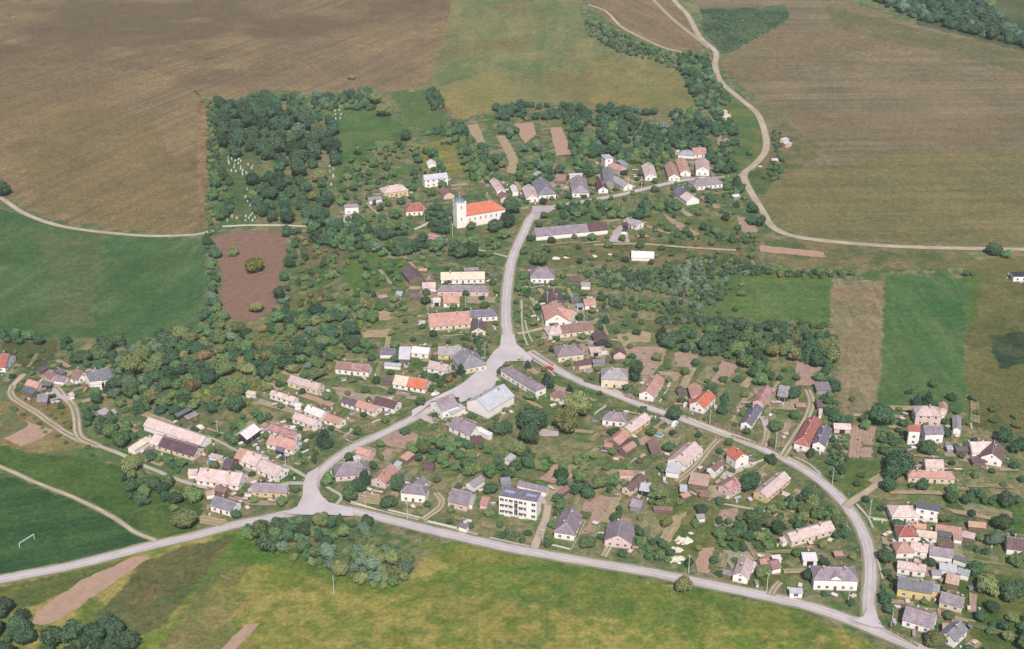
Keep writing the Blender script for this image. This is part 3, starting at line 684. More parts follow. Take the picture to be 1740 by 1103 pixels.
# --- west of the church
HS('A', 'chapel', "872,668 942,664 900,748", 'h', 'red', 'w', "small white chapel with red pyramid roof and two windows", cat='chapel', wh=3.2, ch=0, cap=True)
HS('A', H_, "630,498 750,480 690,562", 'h', 'pk', 'y', "yellow house with pale roof beside the low white garage", wh=3.4)
HS('A', G_, "428,615 560,596 490,640", 's', 'lg', 'w', "low white garage joined to the yellow house", wh=2.8)
HS('A', 'hall', "200,688 342,680 270,712", 'f', 'lg', 'w', "flat-roofed white mourning hall with paved forecourt", wh=4.6, wm=(2.2,.6), cat='hall')
HS('A', H_, "978,392 1213,366 1112,430", 'g', 'bl', 'w', "white two-storey house with pale blue roof behind church", wh=5.6, storeys=2)
HS('A', S_, "1180,500 1235,560 1160,580", 'g', 'rd', 'p', "brick-red shed close behind the church tower", wh=2.6)
HS('A', S_, "1055,232 1070,270 1018,285", 'g', 'wh', 'w', "tiny white pointed summer hut among the trees", wh=2)
HS('A', S_, "1040,965 1210,1003 1120,1010", 'g', 'sa', 'p', "low salmon-roofed shed below the chapel lawn", wh=2)
# --- row along the upper road
HS('B', H_, "110,418 185,525 92,490", 'g', 'pk', 'w', "pale pink gabled cottage right behind the church")
HS('B', S_, "190,548 218,600 150,590", 'g', 'rd', 'p', "small brown-red shed beside the church apse", wh=2.6)
HS('B', S_, "300,480 325,545 282,540", 'g', 'wh', 'w', "narrow white gabled shed left of twin-gabled houses", wh=2.6)
HS('B', H_, "452,478 492,585 402,560", 'g', 'pk', 'w', "pink gabled house touching the big grey-roofed house")
HS('B', H_, "570,405 625,505 505,505", 'h', 'gr', 'w', "big grey hip-roofed house at upper road fork", wh=3.4, hips='n')
HS('B', S_, "725,378 830,386 765,455", 'g', 'rd', 'b', "brown farm shed cluster beside the lilac-roofed house", wh=2.4)
HS('B', S_, "480,385 545,350 545,395", 's', 'lb', 'g', "small grey-blue lean-to behind the grey-roofed house", wh=2.6)
HS('B', H_, "940,385 962,490 868,520", 'h', 'pu', 'w', "cream-walled house with lilac roof facing upper road", hips='n', wh=3.2)
HS('B', S_, "850,378 980,372 920,395", 's', 'wh', 'w', "long white lean-to behind the cream-walled lilac house", wh=2.6)
HS('B', H_, "1165,197 1248,188 1205,243", 'f', 'bl', 'w', "tall white box house with flat bluish roof", wh=6.2, storeys=2)
HS('B', B_, "1238,300 1250,440 1182,400", 'g', 'gr', 'g', "dark grey gabled barn joined to tall white house", wh=3)
HS('B', H_, "1305,398 1440,470 1330,480", 'g', 'lg', 'w', "grey-roofed white house at bend of upper road", wh=3)
HS('B', H_, "1152,395 1190,505 1118,480", 'g', 'dr', 'w', "narrow white-gabled house with maroon roof", wh=2.8)
HS('B', S_, "1275,265 1385,300 1320,345", 'g', 'sa', 'p', "salmon-roofed shed behind the dark grey barn", wh=2.5)
HS('B', S_, "1370,235 1440,285 1400,310", 's', 'lb', 'g', "pale blue-green lean-to behind the salmon shed", wh=2.4)
HS('B', H_, "1628,262 1662,375 1580,350", 'g', 'pk', 'w', "pale pink gabled house standing alone by upper road")
HS('B', B_, "505,915 1215,850 850,968", 'g', 'pu', 'w', "very long white barn with lilac and maroon roof", r2=(.73,'dr'), wh=3, win=False, cap=False)
HS('B', H_, "1425,805 1560,850 1465,880", 'g', 'lg', 'w', "pale grey-roofed house at end of the long barn", wh=2.8)
HS('B', S_, "1422,830 1412,880 1385,890", 'g', 'dr', 'd', "dark red gabled shed in front of long-barn yard", wh=2.4, door=True)
# --- upper road, east part
HS('C', H_, "515,605 558,728 472,690", 'g', 'sa', 'w', "salmon-roofed gabled house, lower of the eastern pair")
HS('C', H_, "620,560 668,688 585,650", 'g', 'sa', 'w', "dusty pink gabled house touching the salmon-roofed one")
HS('C', S_, "645,490 715,495 680,545", 'h', 'lb', 'w', "small grey hip-roofed shed between two pink houses", wh=2.6)
HS('C', H_, "732,474 862,468 800,535", 'g', 'sa', 'w', "salmon-roofed house at back of the eastern group", wh=3)
HS('C', S_, "560,500 600,490 590,520", 's', 'wh', 'w', "small white shed at back of the eastern group", wh=2.4)
HS('C', H_, "832,560 838,655 762,625", 'g', 'pk', 'w', "white gabled house with pink roof facing upper road", wh=4)
HS('C', H_, "785,775 950,757 870,842", 'h', 'pu', 'w', "wide lilac hip-roofed house at the end of upper road", wh=3)
HS('C', B_, "600,848 745,950 590,942", 'g', 'bl2', 'w', "slate-blue and pink gabled barn below the upper road", r2=(.52,'pk'), wh=2.8)
HS('C', S_, "1010,110 1050,95 1050,125", 's', 'cr', 'w', "small cream hut left of the dirt track", wh=2.2, group="cream huts beside the dirt track")
HS('C', S_, "1030,165 1085,135 1090,165", 's', 'cr', 'w', "small cream hut with two slabs by dirt track", wh=2.2, group="cream huts beside the dirt track")
HS('C', S_, "1595,385 1650,365 1665,395", 's', 'wh', 'w', "white hut right of the dirt track bend", wh=2.2)
HS('C', S_, "1640,430 1690,410 1700,435", 's', 'pk', 'p', "pinkish hut in front of white track-side hut", wh=2.2)
HS('C', S_, "1510,578 1570,574 1545,600", 's', 'wh', 'w', "white field shed by the purple weeds", wh=2.2)
HS('C', S_, "1120,935 1185,925 1170,955", 's', 'wh', 'g', "small pale shed inside trees below dirt track", wh=2.2)
# --- west side of the main road
HS('D', H_, "862,190 1298,183 1050,262", 'g', 'cr', 'w', "long cream-roofed farmhouse, northernmost left of main road", wh=2.9)
HS('D', S_, "1090,145 1240,140 1160,172", 's', 'pu', 'g', "low lilac lean-to behind the cream-roofed farmhouse", wh=2.4)
HS('D', H_, "880,318 1290,325 1150,380", 'h', 'pu', 'p', "long pink house with lilac roof beside dark yard tree", wh=3.2)
HS('D', S_, "680,290 815,287 750,345", 'g', 'pk', 'w', "pale square shed left of the cream-roofed farmhouse", wh=2.6, win=False)
HS('D', H_, "880,402 1045,395 975,495", 'g', 'sa', 'w', "orange-pink house with white yard front", wh=2.6)
HS('D', S_, "790,440 865,440 830,490", 's', 'wh', 'w', "white lean-to left of the orange-pink house", wh=2.4, door=True)
HS('D', S_, "425,372 490,378 450,420", 'g', 'lb', 'g', "bluish garden shed, middle of the western sheds", wh=2.4)
HS('D', S_, "565,395 680,392 620,440", 'g', 'pu3', 'b', "purple-brown shed near the pale square shed", wh=2.4)
HS('D', S_, "550,330 665,328 610,355", 's', 'tan', 'b', "long tan lean-to roof at western sheds", wh=2)
HS('D', S_, "240,420 330,405 300,440", 's', 'tan', 'b', "low tan hut, farthest west of the sheds", wh=1.8)
HS('D', B_, "545,120 625,215 490,200", 'g', 'pu3', 'b', "ruined dark timber barn with broken roof", wh=2.6)
HS('D', S_, "650,145 735,150 690,180", 's', 'or2', 'b', "rusty orange roof sheet beside the ruined barn", wh=1.2)
HS('D', H_, "738,600 1145,572 960,712", 'g', 'sa', 'c', "long salmon-roofed farmhouse above the wide junction", wh=2.8, r2=(.99,'sa'))
HS('D', H_, "1150,568 1365,558 1280,628", 'h', 'pu2', 'w', "lilac-roofed end house nearest the main road", wh=3)
HS('D', H_, "1235,650 1235,735 1160,725", 'g', 'pu3', 'c', "cream front wing with purple gable roof", wh=2.8, rh=2.2)
HS('D', S_, "735,670 815,665 775,700", 's', 'lg', 'w', "grey lean-to at west end of salmon farmhouse", wh=2.2, door=True)
# --- row above the square, west
HS('F', S_, "615,122 772,125 690,190", 'g', 'pu2', 'w', "slate-purple shed at west end of long row", wh=2.4)
HS('F', B_, "805,108 920,110 825,235", 'g', 'bl', 'b', "pale blue metal-roofed barn in the long row", wh=2.8)
HS('F', H_, "930,106 1105,122 1018,180", 'g', 'wh', 'w', "white-roofed house in the middle of long row", wh=2.8)
HS('F', H_, "1185,108 1420,112 1250,192", 'g', 'lg', 'y', "yellow-walled house with grey roof in long row", wh=3)
HS('F', H_, "1440,118 1500,190 1590,190", 'h', 'gr', 'c', "grey hip-roofed corner house facing the square", wh=3.2, hips='n', r2=None)
HS('F', S_, "660,262 828,276 740,302", 's', 'bl', 'w', "low pale blue shed in front of metal-roofed barn", wh=2)
HS('F', S_, "160,120 240,125 215,200", 'g', 'wh', 'w', "whitish hut at far west tip of long row", wh=2) if False else None
HS('F', H_, "1105,246 1290,288 1150,335", 'g', 'pk', 'w', "pale pink house half hidden by yard conifers", wh=2.8)
HS('F', H_, "185,258 520,292 350,348", 'g', 'rd', 'w', "old white house with maroon and pink patched roof", r2=(.45,'rs'), wh=3)
HS('F', H_, "765,387 1090,440 930,512", 'g', 'cr', 'w', "white house with half pale, half bright orange roof", r2=(.42,'or_'), wh=2.6)
HS('F', S_, "640,410 730,400 690,450", 'g', 'pu3', 'b', "dark purple shed left of half-orange house", wh=2.2)
HS('F', H_, "255,592 595,700 372,702", 'g', 'pu3', 'w', "long house with purple and red roof", r2=(.42,'sa'), wh=2.6)
HS('F', H_, "575,592 790,648 660,702", 'g', 'dr', 'w', "white-gabled house with dark maroon roof", wh=3)
HS('X', H_, "543,217 845,303 650,322", 'g', 'pk', 'c', "long cream house with arcade under pale pink roof", wh=3.2)
HS('X', H_, "360,362 598,436 470,452", 'g', 'pk', 'w', "pale rough-roofed house below the arcaded one", wh=2.6)
HS('X', S_, "125,365 210,385 170,400", 's', 'cr', 'w', "cream hut alone at the edge of wood", wh=2.2)
HS('X', S_, "580,495 650,490 620,530", 's', 'wh', 'w', "small white shed between two pale houses", wh=2.2)
HS('X', H_, "712,505 885,575 770,612", 'g', 'wh', 'w', "white-roofed house joined to small orange one", wh=2.6, rh=2.2)
HS('X', H_, "900,590 1058,645 925,672", 'g', 'or2', 'w', "small house with orange tiles above garden paths", wh=2.6)
HS('X', H_, "590,582 818,665 690,692", 'g', 'pk', 'w', "pale pink house left of the tall conifer", wh=2.8)
HS('X', B_, "182,692 45,790 180,808", 'g', 'wh', 'd', "white metal-roofed barn with dark open side", wh=3, win=False, door=True)  # closed walls, all in the dark wall colour
HS('X', S_, "285,680 235,720 275,745", 's', 'tan', 'w', "small tan shed right of the white-roofed barn", wh=2.2)
HS('X', H_, "345,695 615,785 480,812", 'g', 'rs', 'w', "back farmhouse with pink and red mottled roof", wh=2.8)
HS('X', H_, "345,800 612,868 460,935", 'g', 'sa', 'w', "front farmhouse with brick-red roof and blue canopy", wh=2.6)
HS('X', S_, "420,915 490,935 450,950", 's', 'pu2', 'd', "small dark blue canopy on the brick-red house", wh=2.4)
HS('X', H_, "1690,210 1740,215 1700,260", 'g', 'wh', 'w', "", wh=2) if False else None
# --- farms left of the fork
HS('J', B_, "300,458 868,650 560,648", 'g', 'pk', 'w', "very long pale pink farm range with red patch", r2=(.99,'pk'), wh=2.8, win=False, cap=True)
HS('J', H_, "360,622 795,752 560,790", 'g', 'pk', 'c', "long farmhouse with dark maroon sheet roof", r2=(.2,'dr2'), wh=2.8)
HS('J', B_, "285,645 125,745 250,735", 'g', 'cr', 'w', "pale cream barn below the long farm range", wh=2.6)
HS('J', S_, "700,355 560,430 640,425", 'g', 'gr2', 'd', "dark blue-green open shed above the farm range", wh=2.4)
HS('J', S_, "760,400 650,450 720,470", 's', 'lg', 'b', "cluttered grey lean-to beside blue-green shed", wh=1.8)
HS('L', H_, "622,237 842,315 700,395", 'g', 'or2', 'w', "farmhouse with orange and pale pink roof", r2=(.35,'pk'), wh=2.8)
HS('L', H_, "850,350 1045,432 880,490", 'g', 'pk', 'w', "pale pink farmhouse nearest the road fork lane", wh=2.8)
HS('L', S_, "490,332 572,352 500,450", 'g', 'pu3', 'b', "purple-brown shed right of the round pool", wh=2.6)
HS('L', S_, "345,287 465,320 400,352", 's', 'pk', 'w', "pale lean-to shed behind the round pool", wh=2.4)
HS('L', H_, "232,432 655,490 420,590", 'g', 'pk', 'w', "long low house with patched pale pink roof", wh=2.6)
HS('L', S_, "115,445 210,445 160,505", 'g', 'pk', 'w', "small pale annex at west end of low house", wh=2.2)
HS('L', H_, "752,582 1105,602 900,678", 'g', 'pu', 'y', "long lilac-roofed house with yellow and white walls", wh=3)
HS('L', H_, "372,712 585,772 450,842", 'g', 'gr', 'w', "white-gabled house with slate-grey roof by road", wh=3)
HS('L', S_, "395,600 500,640 420,670", 'g', 'rd', 'b', "brown shed with rusty roof behind grey-roofed house", wh=2.2)
HS('L', S_, "285,665 375,652 330,700", 's', 'tan', 'w', "tan lean-to at back of grey-roofed house", wh=2.2)
HS('L', B_, "590,560 720,540 700,560", 'g', 'pk', 'w', "", wh=2) if False else None
# --- western hamlet
HS('I', H_, "30,122 92,124 60,290", 'h', 'red', 'w', "red hip-roofed house at the left edge", wh=3, hips='l' , maxhw=7)
HS('I', S_, "365,270 455,228 440,285", 'g', 'pu3', 'b', "purple-grey shed at back of western hamlet", wh=2.4)
HS('I', H_, "480,275 545,320 430,330", 'g', 'rd', 'p', "small red-roofed cottage inside western hamlet", wh=2.4)
HS('I', S_, "545,330 650,345 580,395", 'g', 'pu', 'w', "pale lilac shed before the red-roofed cottage", wh=2.2)
HS('I', S_, "590,265 650,300 620,330", 's', 'pu2', 'b', "blue-purple lean-to behind the western cottages", wh=2.4)
HS('I', H_, "740,275 820,300 755,385", 'g', 'rd', 'w', "brick-red roofed house left of white-gabled one", wh=2.8)
HS('I', H_, "845,320 1070,250 980,395", 'g', 'gr', 'w', "slate-roofed white house with white front annex", wh=3.4)
HS('I', S_, "890,410 1005,395 960,420", 'f', 'wh', 'w', "white flat annex in front of slate-roofed house", wh=3.6, win=True)
HS('I', S_, "275,372 400,408 310,450", 'g', 'sa', 'p', "salmon-roofed shed between lane and slate sheds", wh=2.4)
HS('I', B_, "265,440 375,480 300,520", 's', 'gr2', 'b', "slate-grey shed, upper of the two by lane", wh=2.6)
HS('I', B_, "375,520 480,520 410,600", 'g', 'gr', 'b', "slate-grey shed, lower of the two by lane", wh=2.6)
HS('I', S_, "420,400 520,405 480,435", 's', 'gr2', 'd', "dark green-roofed shed at head of the lane", wh=2.4)
HS('I', S_, "955,690 1040,650 1040,720", 'g', 'lg', 'g', "crumbling grey stone hut in orchard, left half", wh=1.6)
HS('I', S_, "1050,690 1130,660 1110,720", 'g', 'lg', 'g', "crumbling grey stone hut in orchard, right half", wh=1.6)
HS('I', S_, "665,515 715,500 720,540", 's', 'pk', 'w', "tiny pale hut beside the hamlet lane", wh=2)
# --- centre: halls by the square
HS('Y', 'hall', "960,128 1235,292 1020,258", 'h', 'pu', 'w', "long white hall with pinkish-brown roof on square", wh=3.8, cat='hall', cap=False)
HS('Y', 'hall', "640,452 905,302 888,497", 'g', 'bl', 'w', "white-gabled hall with pale blue metal roof", wh=4.4, win=False, cat='hall', cap=False)
HS('Y', H_, "232,470 400,410 400,540", 'g', 'pu', 'w', "white two-storey house with lilac roof beside square", wh=4.8, storeys=2)
HS('Y', S_, "330,560 470,495 430,590", 's', 'bl', 'w', "bluish lean-to behind the lilac two-storey house", wh=3)
HS('Y', H_, "425,620 640,715 480,775", 'g', 'pu', 'w', "low lilac-brown roofed building with white gable", wh=3)
HS('Y', S_, "690,738 800,790 720,790", 's', 'wh', 'w', "white metal lean-to joined to lilac-brown building", wh=2.4)
HS('Y', S_, "570,820 690,810 620,890", 's', 'dr', 'b', "maroon-roofed lean-to below the white gable", wh=2)
HS('Y', S_, "975,985 905,1045 960,1062", 's', 'bl', 'w', "tiny pale blue shed among dark garden trees", wh=2)
HS('G', 'kiosk', "740,478 795,490 740,552", 'h', 'rd', 'c', "small cream kiosk with red pyramid roof", wh=2.8, ch=0, cat='kiosk', win=True, cap=True)
# --- east of the main road
HS('E', S_, "1120,92 1345,102 1230,165", 'g', 'wh', 'w', "long whitish greenhouse shed alone in the meadow", wh=2.2)
HS('E', H_, "205,262 275,262 235,362", 'h', 'pu', 'w', "lilac hip-roofed house, northernmost right of main road", wh=3.6)
HS('E', S_, "622,402 718,405 670,442", 'g', 'lg', 'w', "little white hut with grey roof in garden", wh=2.4)
HS('E', S_, "520,350 620,355 570,392", 's', 'br', 'b', "brown timber lean-to behind little white hut", wh=1.8)
HS('E', H_, "330,455 380,560 245,520", 'g', 'br', 'b', "derelict brown-roofed house with pale gable edges", wh=2.6)
HS('E', H_, "352,585 385,720 245,690", 'g', 'sa', 'w', "large salmon-roofed house fronting the main road", wh=3.4, maxhw=7)
HS('E', H_, "395,650 560,680 480,775", 'g', 'sa', 'w', "salmon-roofed rear wing with white wall", wh=3.2, cap=False)
HS('E', H_, "345,835 730,785 560,895", 'g', 'pk', 'c', "long cream house with pink and maroon roof", r2=(.3,'rd'), wh=3, hips='l')
HS('E', H_, "645,570 760,562 700,632", 'g', 'sa', 'w', "small white cottage with salmon roof in gardens", wh=2.8)
HS('E', S_, "515,550 595,545 560,595", 'g', 'gr2', 'b', "grey-green shed behind the small salmon cottage", wh=2.2)
HS('E', S_, "570,615 640,610 610,650", 's', 'lb', 'w', "light blue lean-to left of small salmon cottage", wh=2.2, door=True)
HS('E', B_, "795,865 835,955 750,975", 'g', 'br', 'd', "weathered gabled barn with dark open front", wh=2.6, door=True)
HS('E', S_, "700,975 755,985 735,1015", 's', 'lg', 'g', "small grey shed left of the weathered barn", wh=2.2)
HS('G', H_, "800,45 895,35 850,142", 'h', 'pu', 'c', "lilac hip-roofed house with cream walls near square", wh=3.6)
HS('G', G_, "1050,65 1165,62 1110,112", 'f', 'pk', 'p', "pink flat garage beside the weathered barn", wh=2.6, door=True)
HS('G', B_, "935,190 1065,172 1000,235", 'g', 'dr', 'c', "cream-walled garage barn with dark maroon roof", wh=2.6)
HS('G', S_, "1080,180 1200,175 1140,215", 's', 'pu', 'g', "grey-lilac lean-to right of maroon-roofed barn", wh=2.4)
HS('G', S_, "1340,60 1352,100 1290,150", 'g', 'br', 'p', "brown gabled shed behind cream-walled villa", wh=2.6)
HS('G', H_, "1265,262 1345,265 1290,378", 'h', 'lg', 'c', "cream-walled villa with pale grey hip roof", wh=5, storeys=2)
HS('H', H_, "328,318 222,488 352,455", 'g', 'sa', 'w', "white gabled house with salmon roof at street", wh=3.2)
HS('H', H_, "840,478 722,592 868,588", 'g', 'or_', 'w', "white house with bright orange roof above street", wh=3.6)
HS('H', S_, "695,402 735,520 635,470", 'g', 'sa', 'p', "faded pink wing behind the bright orange house", wh=2.8)
HS('H', S_, "635,565 728,562 665,612", 's', 'red', 'w', "red-roofed white extension left of bright orange house", wh=3)
HS('H', S_, "520,470 600,462 560,510", 'g', 'pu3', 'b', "small purple shed left of the pink wing", wh=2.2)
HS('H', B_, "1418,432 1325,575 1375,628", 'g', 'rs', 'p', "half-tiled barn with red and white patched roof", wh=2.8)
HS('H', H_, "1318,615 1205,790 1320,740", 'g', 'bl2', 'w', "long slate-blue roofed house with small white porch", wh=2.8)
HS('H', B_, "1535,432 1638,447 1520,588", 's', 'lg', 'd', "grey mono-pitch barn with shadowed open front", wh=3, rh=1.5, door=True)  # front is a dark-coloured wall with a dark gate panel
HS('Q', S_, "1060,55 1208,58 1130,138", 'f', 'pu', 'g', "lilac flat shed below the square plot", wh=2.6)
HS('Q', S_, "1085,225 1135,225 1105,300", 'g', 'pu3', 'b', "purple hut behind the long red-roofed house", wh=2.4)
HS('Q', H_, "1070,385 955,600 1108,500", 'g', 'red', 'w', "long red-roofed house with white front wall", wh=3.2, hips='n')
HS('Q', S_, "1115,315 1150,320 1130,375", 's', 'cr', 'w', "pale lean-to on back of long red-roofed house", wh=2.4)
HS('Q', H_, "1185,465 1112,640 1215,590", 'g', 'bl2', 'w', "white-gabled house with slate-blue roof and blue shade", wh=3.4)
HS('Q', S_, "1255,456 1425,462 1340,520", 'g', 'pk', 'p', "mottled pink shed behind the slate-blue gable house", wh=2.4, door=True)
HS('Q', S_, "880,255 980,260 930,300", 's', 'sa', 'b', "salmon lean-to beside the curved farm lane", wh=1.8)
# --- below the street, centre right
HS('K', H_, "215,112 310,122 220,200", 'h', 'pu', 'w', "lilac hip-roofed house with white street annex", wh=3.2)
HS('K', H_, "560,120 362,262 540,240", 'g', 'pk', 'y', "long pale-roofed house with yellow side wall", wh=2.8)
HS('K', B_, "350,290 240,385 335,420", 'g', 'sa', 'b', "brick-coloured barn at end of pale long house", wh=3)
HS('K', B_, "440,400 330,470 400,500", 'g', 'sa', 'b', "lower brick-coloured barn wing with hatch", wh=2.8)
HS('K', S_, "165,410 250,425 205,470", 's', 'sa', 'b', "low red lean-to left of the brick barns", wh=2)
HS('K', S_, "630,375 670,480 590,450", 'g', 'rd', 'b', "red-brown garden barn standing in lawn", wh=2.6)
HS('K', H_, "1050,405 862,570 1060,555", 'g', 'pk', 'w', "long side-on house, pale then lilac roof", r2=None, wh=3, win=True)
HS('K', B_, "790,615 925,640 800,712", 's', 'bl', 'w', "bluish metal-roofed extension with dark front edge", wh=2.8, rh=.9)
HS('K', H_, "1425,452 1525,528 1390,548", 'g', 'or_', 'w', "white villa with vivid orange roof below street", wh=4.8, storeys=2)
HS('K', H_, "1295,578 1205,660 1285,672", 'g', 'rd', 'w', "white-gabled house with dusky red roof, small", wh=4)
HS('K', B_, "1015,708 1210,740 1080,838", 's', 'tan', 'b', "tan flat barn roof in farm yard", wh=3, rh=.8)
HS('K', H_, "1455,765 1340,835 1450,885", 'g', 'rs', 'p', "pink-walled house with red patch on roof", wh=3.2)
HS('K', S_, "855,835 975,830 880,905", 'f', 'bl', 'b', "pale blue flat shed with brown walls", wh=2.4) if False else HS('K', S_, "900,830 975,835 890,900", 's', 'bl', 'b', "pale blue shed with brown walls in allotments", wh=2.4)
HS('K', S_, "1100,885 1200,900 1130,950", 's', 'rd', 'b', "ruined brick lean-to below the tan barn", wh=1.8)
HS('K', S_, "900,930 980,900 960,960", 's', 'or2', 'b', "rusty orange lean-to beside pale blue shed", wh=1.8)
HS('K', B_, "500,720 590,750 400,860", 's', 'br', 'w', "", wh=3) if False else HS('K', H_, "530,722 370,850 505,830", 'g', 'br', 'c', "cream house with worn brown roof above allotments", wh=2.8)
HS('K', S_, "300,690 440,690 370,740", 's', 'sa', 'p', "salmon yard roof left of worn brown house", wh=2.2)
HS('K', G_, "520,810 650,830 560,900", 's', 'bl', 'd', "blue-grey garage with dark open front", wh=2.6, rh=.3, door=True)
HS('K', S_, "430,962 540,990 425,1050", 'g', 'pu', 'g', "lilac shed left of small orchard", wh=2.4)
HS('K', B_, "750,0 760,0 0,0", 'g', 'rd', 'b', "", wh=2) if False else HS('Q', H_, "772,932 535,1130 770,1062", 'g', 'pk', 'y', "long pale house with yellow eaves at lane", wh=2.8)
# --- lower row along the main road
HS('N', H_, "262,268 400,255 330,392", 'h', 'pu', 'p', "pink-walled lilac hip-roofed house by dark conifers", wh=3)
HS('N', S_, "395,105 540,150 460,200", 'g', 'sa', 'p', "salmon shed cluster behind pink-walled house", wh=2.2)
HS('N', S_, "345,205 415,195 385,225", 's', 'bl', 'w', "tiny bluish lean-to between salmon sheds and house", wh=2.2)
HS('N', H_, "722,272 590,412 728,415", 'g', 'sa', 'p', "salmon-roofed pink house running back from road", wh=3)
HS('N', S_, "780,245 740,295 810,300", 's', 'bl', 'w', "lilac-blue lean-to behind salmon-roofed pink house", wh=2.4)
HS('N', S_, "890,152 808,218 892,240", 's', 'or2', 'b', "bright orange shed beside ploughed plot", wh=2.4)
HS('N', S_, "1050,262 1150,275 1080,325", 'g', 'dr', 'b', "dark red shed behind the garden trees", wh=2.4)
HS('N', H_, "1040,395 940,470 1050,480", 'g', 'gr', 'w', "grey rear wing of the tall cream-white house", wh=4)
HS('N', H_, "900,478 1010,490 930,575", 'h', 'pu', 'w', "tall cream-white house with small lilac hip roof", wh=4.6, storeys=2)
HS('N', H_, "1320,520 1520,566 1360,668", 'g', 'pu', 'p', "pinkish house with broad lilac roof near garage", wh=3.4)
HS('N', S_, "1475,590 1555,600 1500,680", 's', 'lb', 'w', "blue-grey porch roof on the pinkish house", wh=2.6)
HS('N', S_, "1610,388 1492,462 1600,475", 'g', 'lg', 'w', "long lilac-grey shed behind the pinkish house", wh=2.6)
HS('N', S_, "1620,600 1700,610 1640,690", 's', 'sa', 'p', "salmon shed left of the apartment block", wh=2.2)
HS('N', G_, "1410,852 1495,880 1420,905", 's', 'gr', 'w', "small white roadside garage with grey roof", wh=2.4)
HS('O', G_, "360,325 655,398 480,410", 's', 'pu', 'w', "row garage with lilac roof behind apartment block", wh=2.8, rh=.5)
HS('O', S_, "170,300 270,290 220,370", 'g', 'gr', 'g', "grey hip shed at back corner of apartments", wh=2.4)
HS('O', S_, "290,65 215,115 270,125", 's', 'bl', 'w', "pale metal shed above the apartment gardens", wh=2)
HS('O', S_, "820,375 720,445 790,455", 's', 'rd', 'b', "rusty woodshed right of the row garage", wh=2)
HS('O', H_, "885,595 825,745 955,750", 'g', 'pu', 'w', "white house with plain grey-lilac hipped roof", wh=3.2, hips='n')
HS('O', H_, "1368,698 1335,865 1490,840", 'g', 'pu', 'p', "pink-gabled chalet house with broad grey roof", wh=3, maxhw=7)
HS('O', S_, "1215,830 1330,830 1230,905", 's', 'pu', 'p', "lean-to porch left of pink-gabled chalet", wh=2.2)
HS('W', S_, "640,55 830,65 730,100", 'g', 'rd', 'b', "long low red-brown shed above allotment", wh=2)
HS('W', S_, "1055,140 1140,132 1110,185", 's', 'lg', 'w', "small pale shed on the allotment lawn", wh=2)
HS('V', H_, "1230,258 800,385 1050,412", 'g', 'pk', 'c', "very long pale pink house inside road bend", wh=2.9)
HS('V', S_, "715,430 765,415 760,480", 's', 'cr', 'w', "small cream annex at west end of long pink house", wh=2.2)
HS('V', G_, "935,572 1080,572 1010,655", 's', 'wh', 'w', "white garage behind the big lilac villa", wh=2.8, door=True)
HS('V', H_, "1150,715 1390,722 1260,850", 'h', 'pu', 'w', "big lilac-roofed villa with central dormer", wh=5, storeys=2)
HS('V', G_, "815,918 950,925 880,955", 's', 'bl', 'w', "blue-roofed roadside garage with three dark doors", wh=2.6, win=True, wm=(1.7,1.3))
HS('V', H_, "400,620 338,775 285,720", 'g', 'pk', 'w', "white-gabled house with pale pink roof by road", wh=3)
HS('V', S_, "440,660 495,670 460,735", 's', 'wh', 'w', "white lean-to right of the pale pink gable", wh=2.4)
HS('V', S_, "175,735 265,760 215,800", 's', 'pu', 'b', "grey lean-to left of the pale pink gable", wh=2)
HS('V', H_, "520,640 610,625 565,700", 'g', 'sa', 'p', "salmon cottage behind pale pink gable", wh=2.6)
HS('V', S_, "620,660 715,640 680,740", 'g', 'rd', 'w', "red-roofed shed right of salmon cottage", wh=2.6)
HS('V', S_, "640,605 725,592 690,630", 's', 'wh', 'w', "long white shed behind the red-roofed one", wh=2.4)
HS('V', S_, "1250,560 1340,555 1300,585", 's', 'or2', 'b', "small rusty orange shed inside the road bend", wh=1.8)
# --- eastern edge, upper group
HS('R', H_, "745,288 840,292 760,388", 'h', 'pk', 'p', "tall pink-white villa with hip roof below conifers", wh=5.4, storeys=2)
HS('R', S_, "945,240 952,300 900,290", 'g', 'sa', 'p', "small salmon hut right of the tall villa", wh=2.6)
HS('R', S_, "885,340 960,345 920,375", 's', 'cr', 'w', "cream lean-to under the small salmon hut", wh=2.4)
HS('R', B_, "1082,372 1085,500 1035,480", 'g', 'lg', 'w', "narrow grey barn with white front at meadow edge", wh=3)
HS('R', H_, "595,480 715,485 655,540", 's', 'red', 'w', "white tower-like house with red roof", wh=7.4, rh=1.2, storeys=2)
HS('R', H_, "745,485 935,478 840,570", 'g', 'pu', 'w', "lilac-roofed white house behind round dark tree", wh=5, storeys=2)
HS('R', H_, "1205,642 1420,640 1300,752", 'g', 'pk', 'w', "broad pale-roofed farmhouse beside big gable", wh=3.2)
HS('R', H_, "1452,620 1430,755 1535,800", 'g', 'br', 'w', "big white gable house with brown right slope", wh=3.6, rh=3)
HS('R', S_, "1060,690 1180,680 1120,740", 'g', 'pu3', 'b', "dark purple shed left of broad pale farmhouse", wh=2.4)
HS('R', S_, "1200,790 1330,780 1260,850", 's', 'pu3', 'b', "purple lean-to before the broad pale farmhouse", wh=2.2)
HS('R', S_, "970,680 1035,680 1000,715", 's', 'bl', 'g', "small grey-blue hut beside dark purple shed", wh=2.2)
HS('R', H_, "760,815 945,818 850,905", 'g', 'pk', 'w', "pale-roofed house behind low salmon-roofed one", wh=3)
HS('R', H_, "650,920 1000,935 820,1000", 'h', 'sa', 'c', "low salmon-roofed house with cream wall", wh=3)
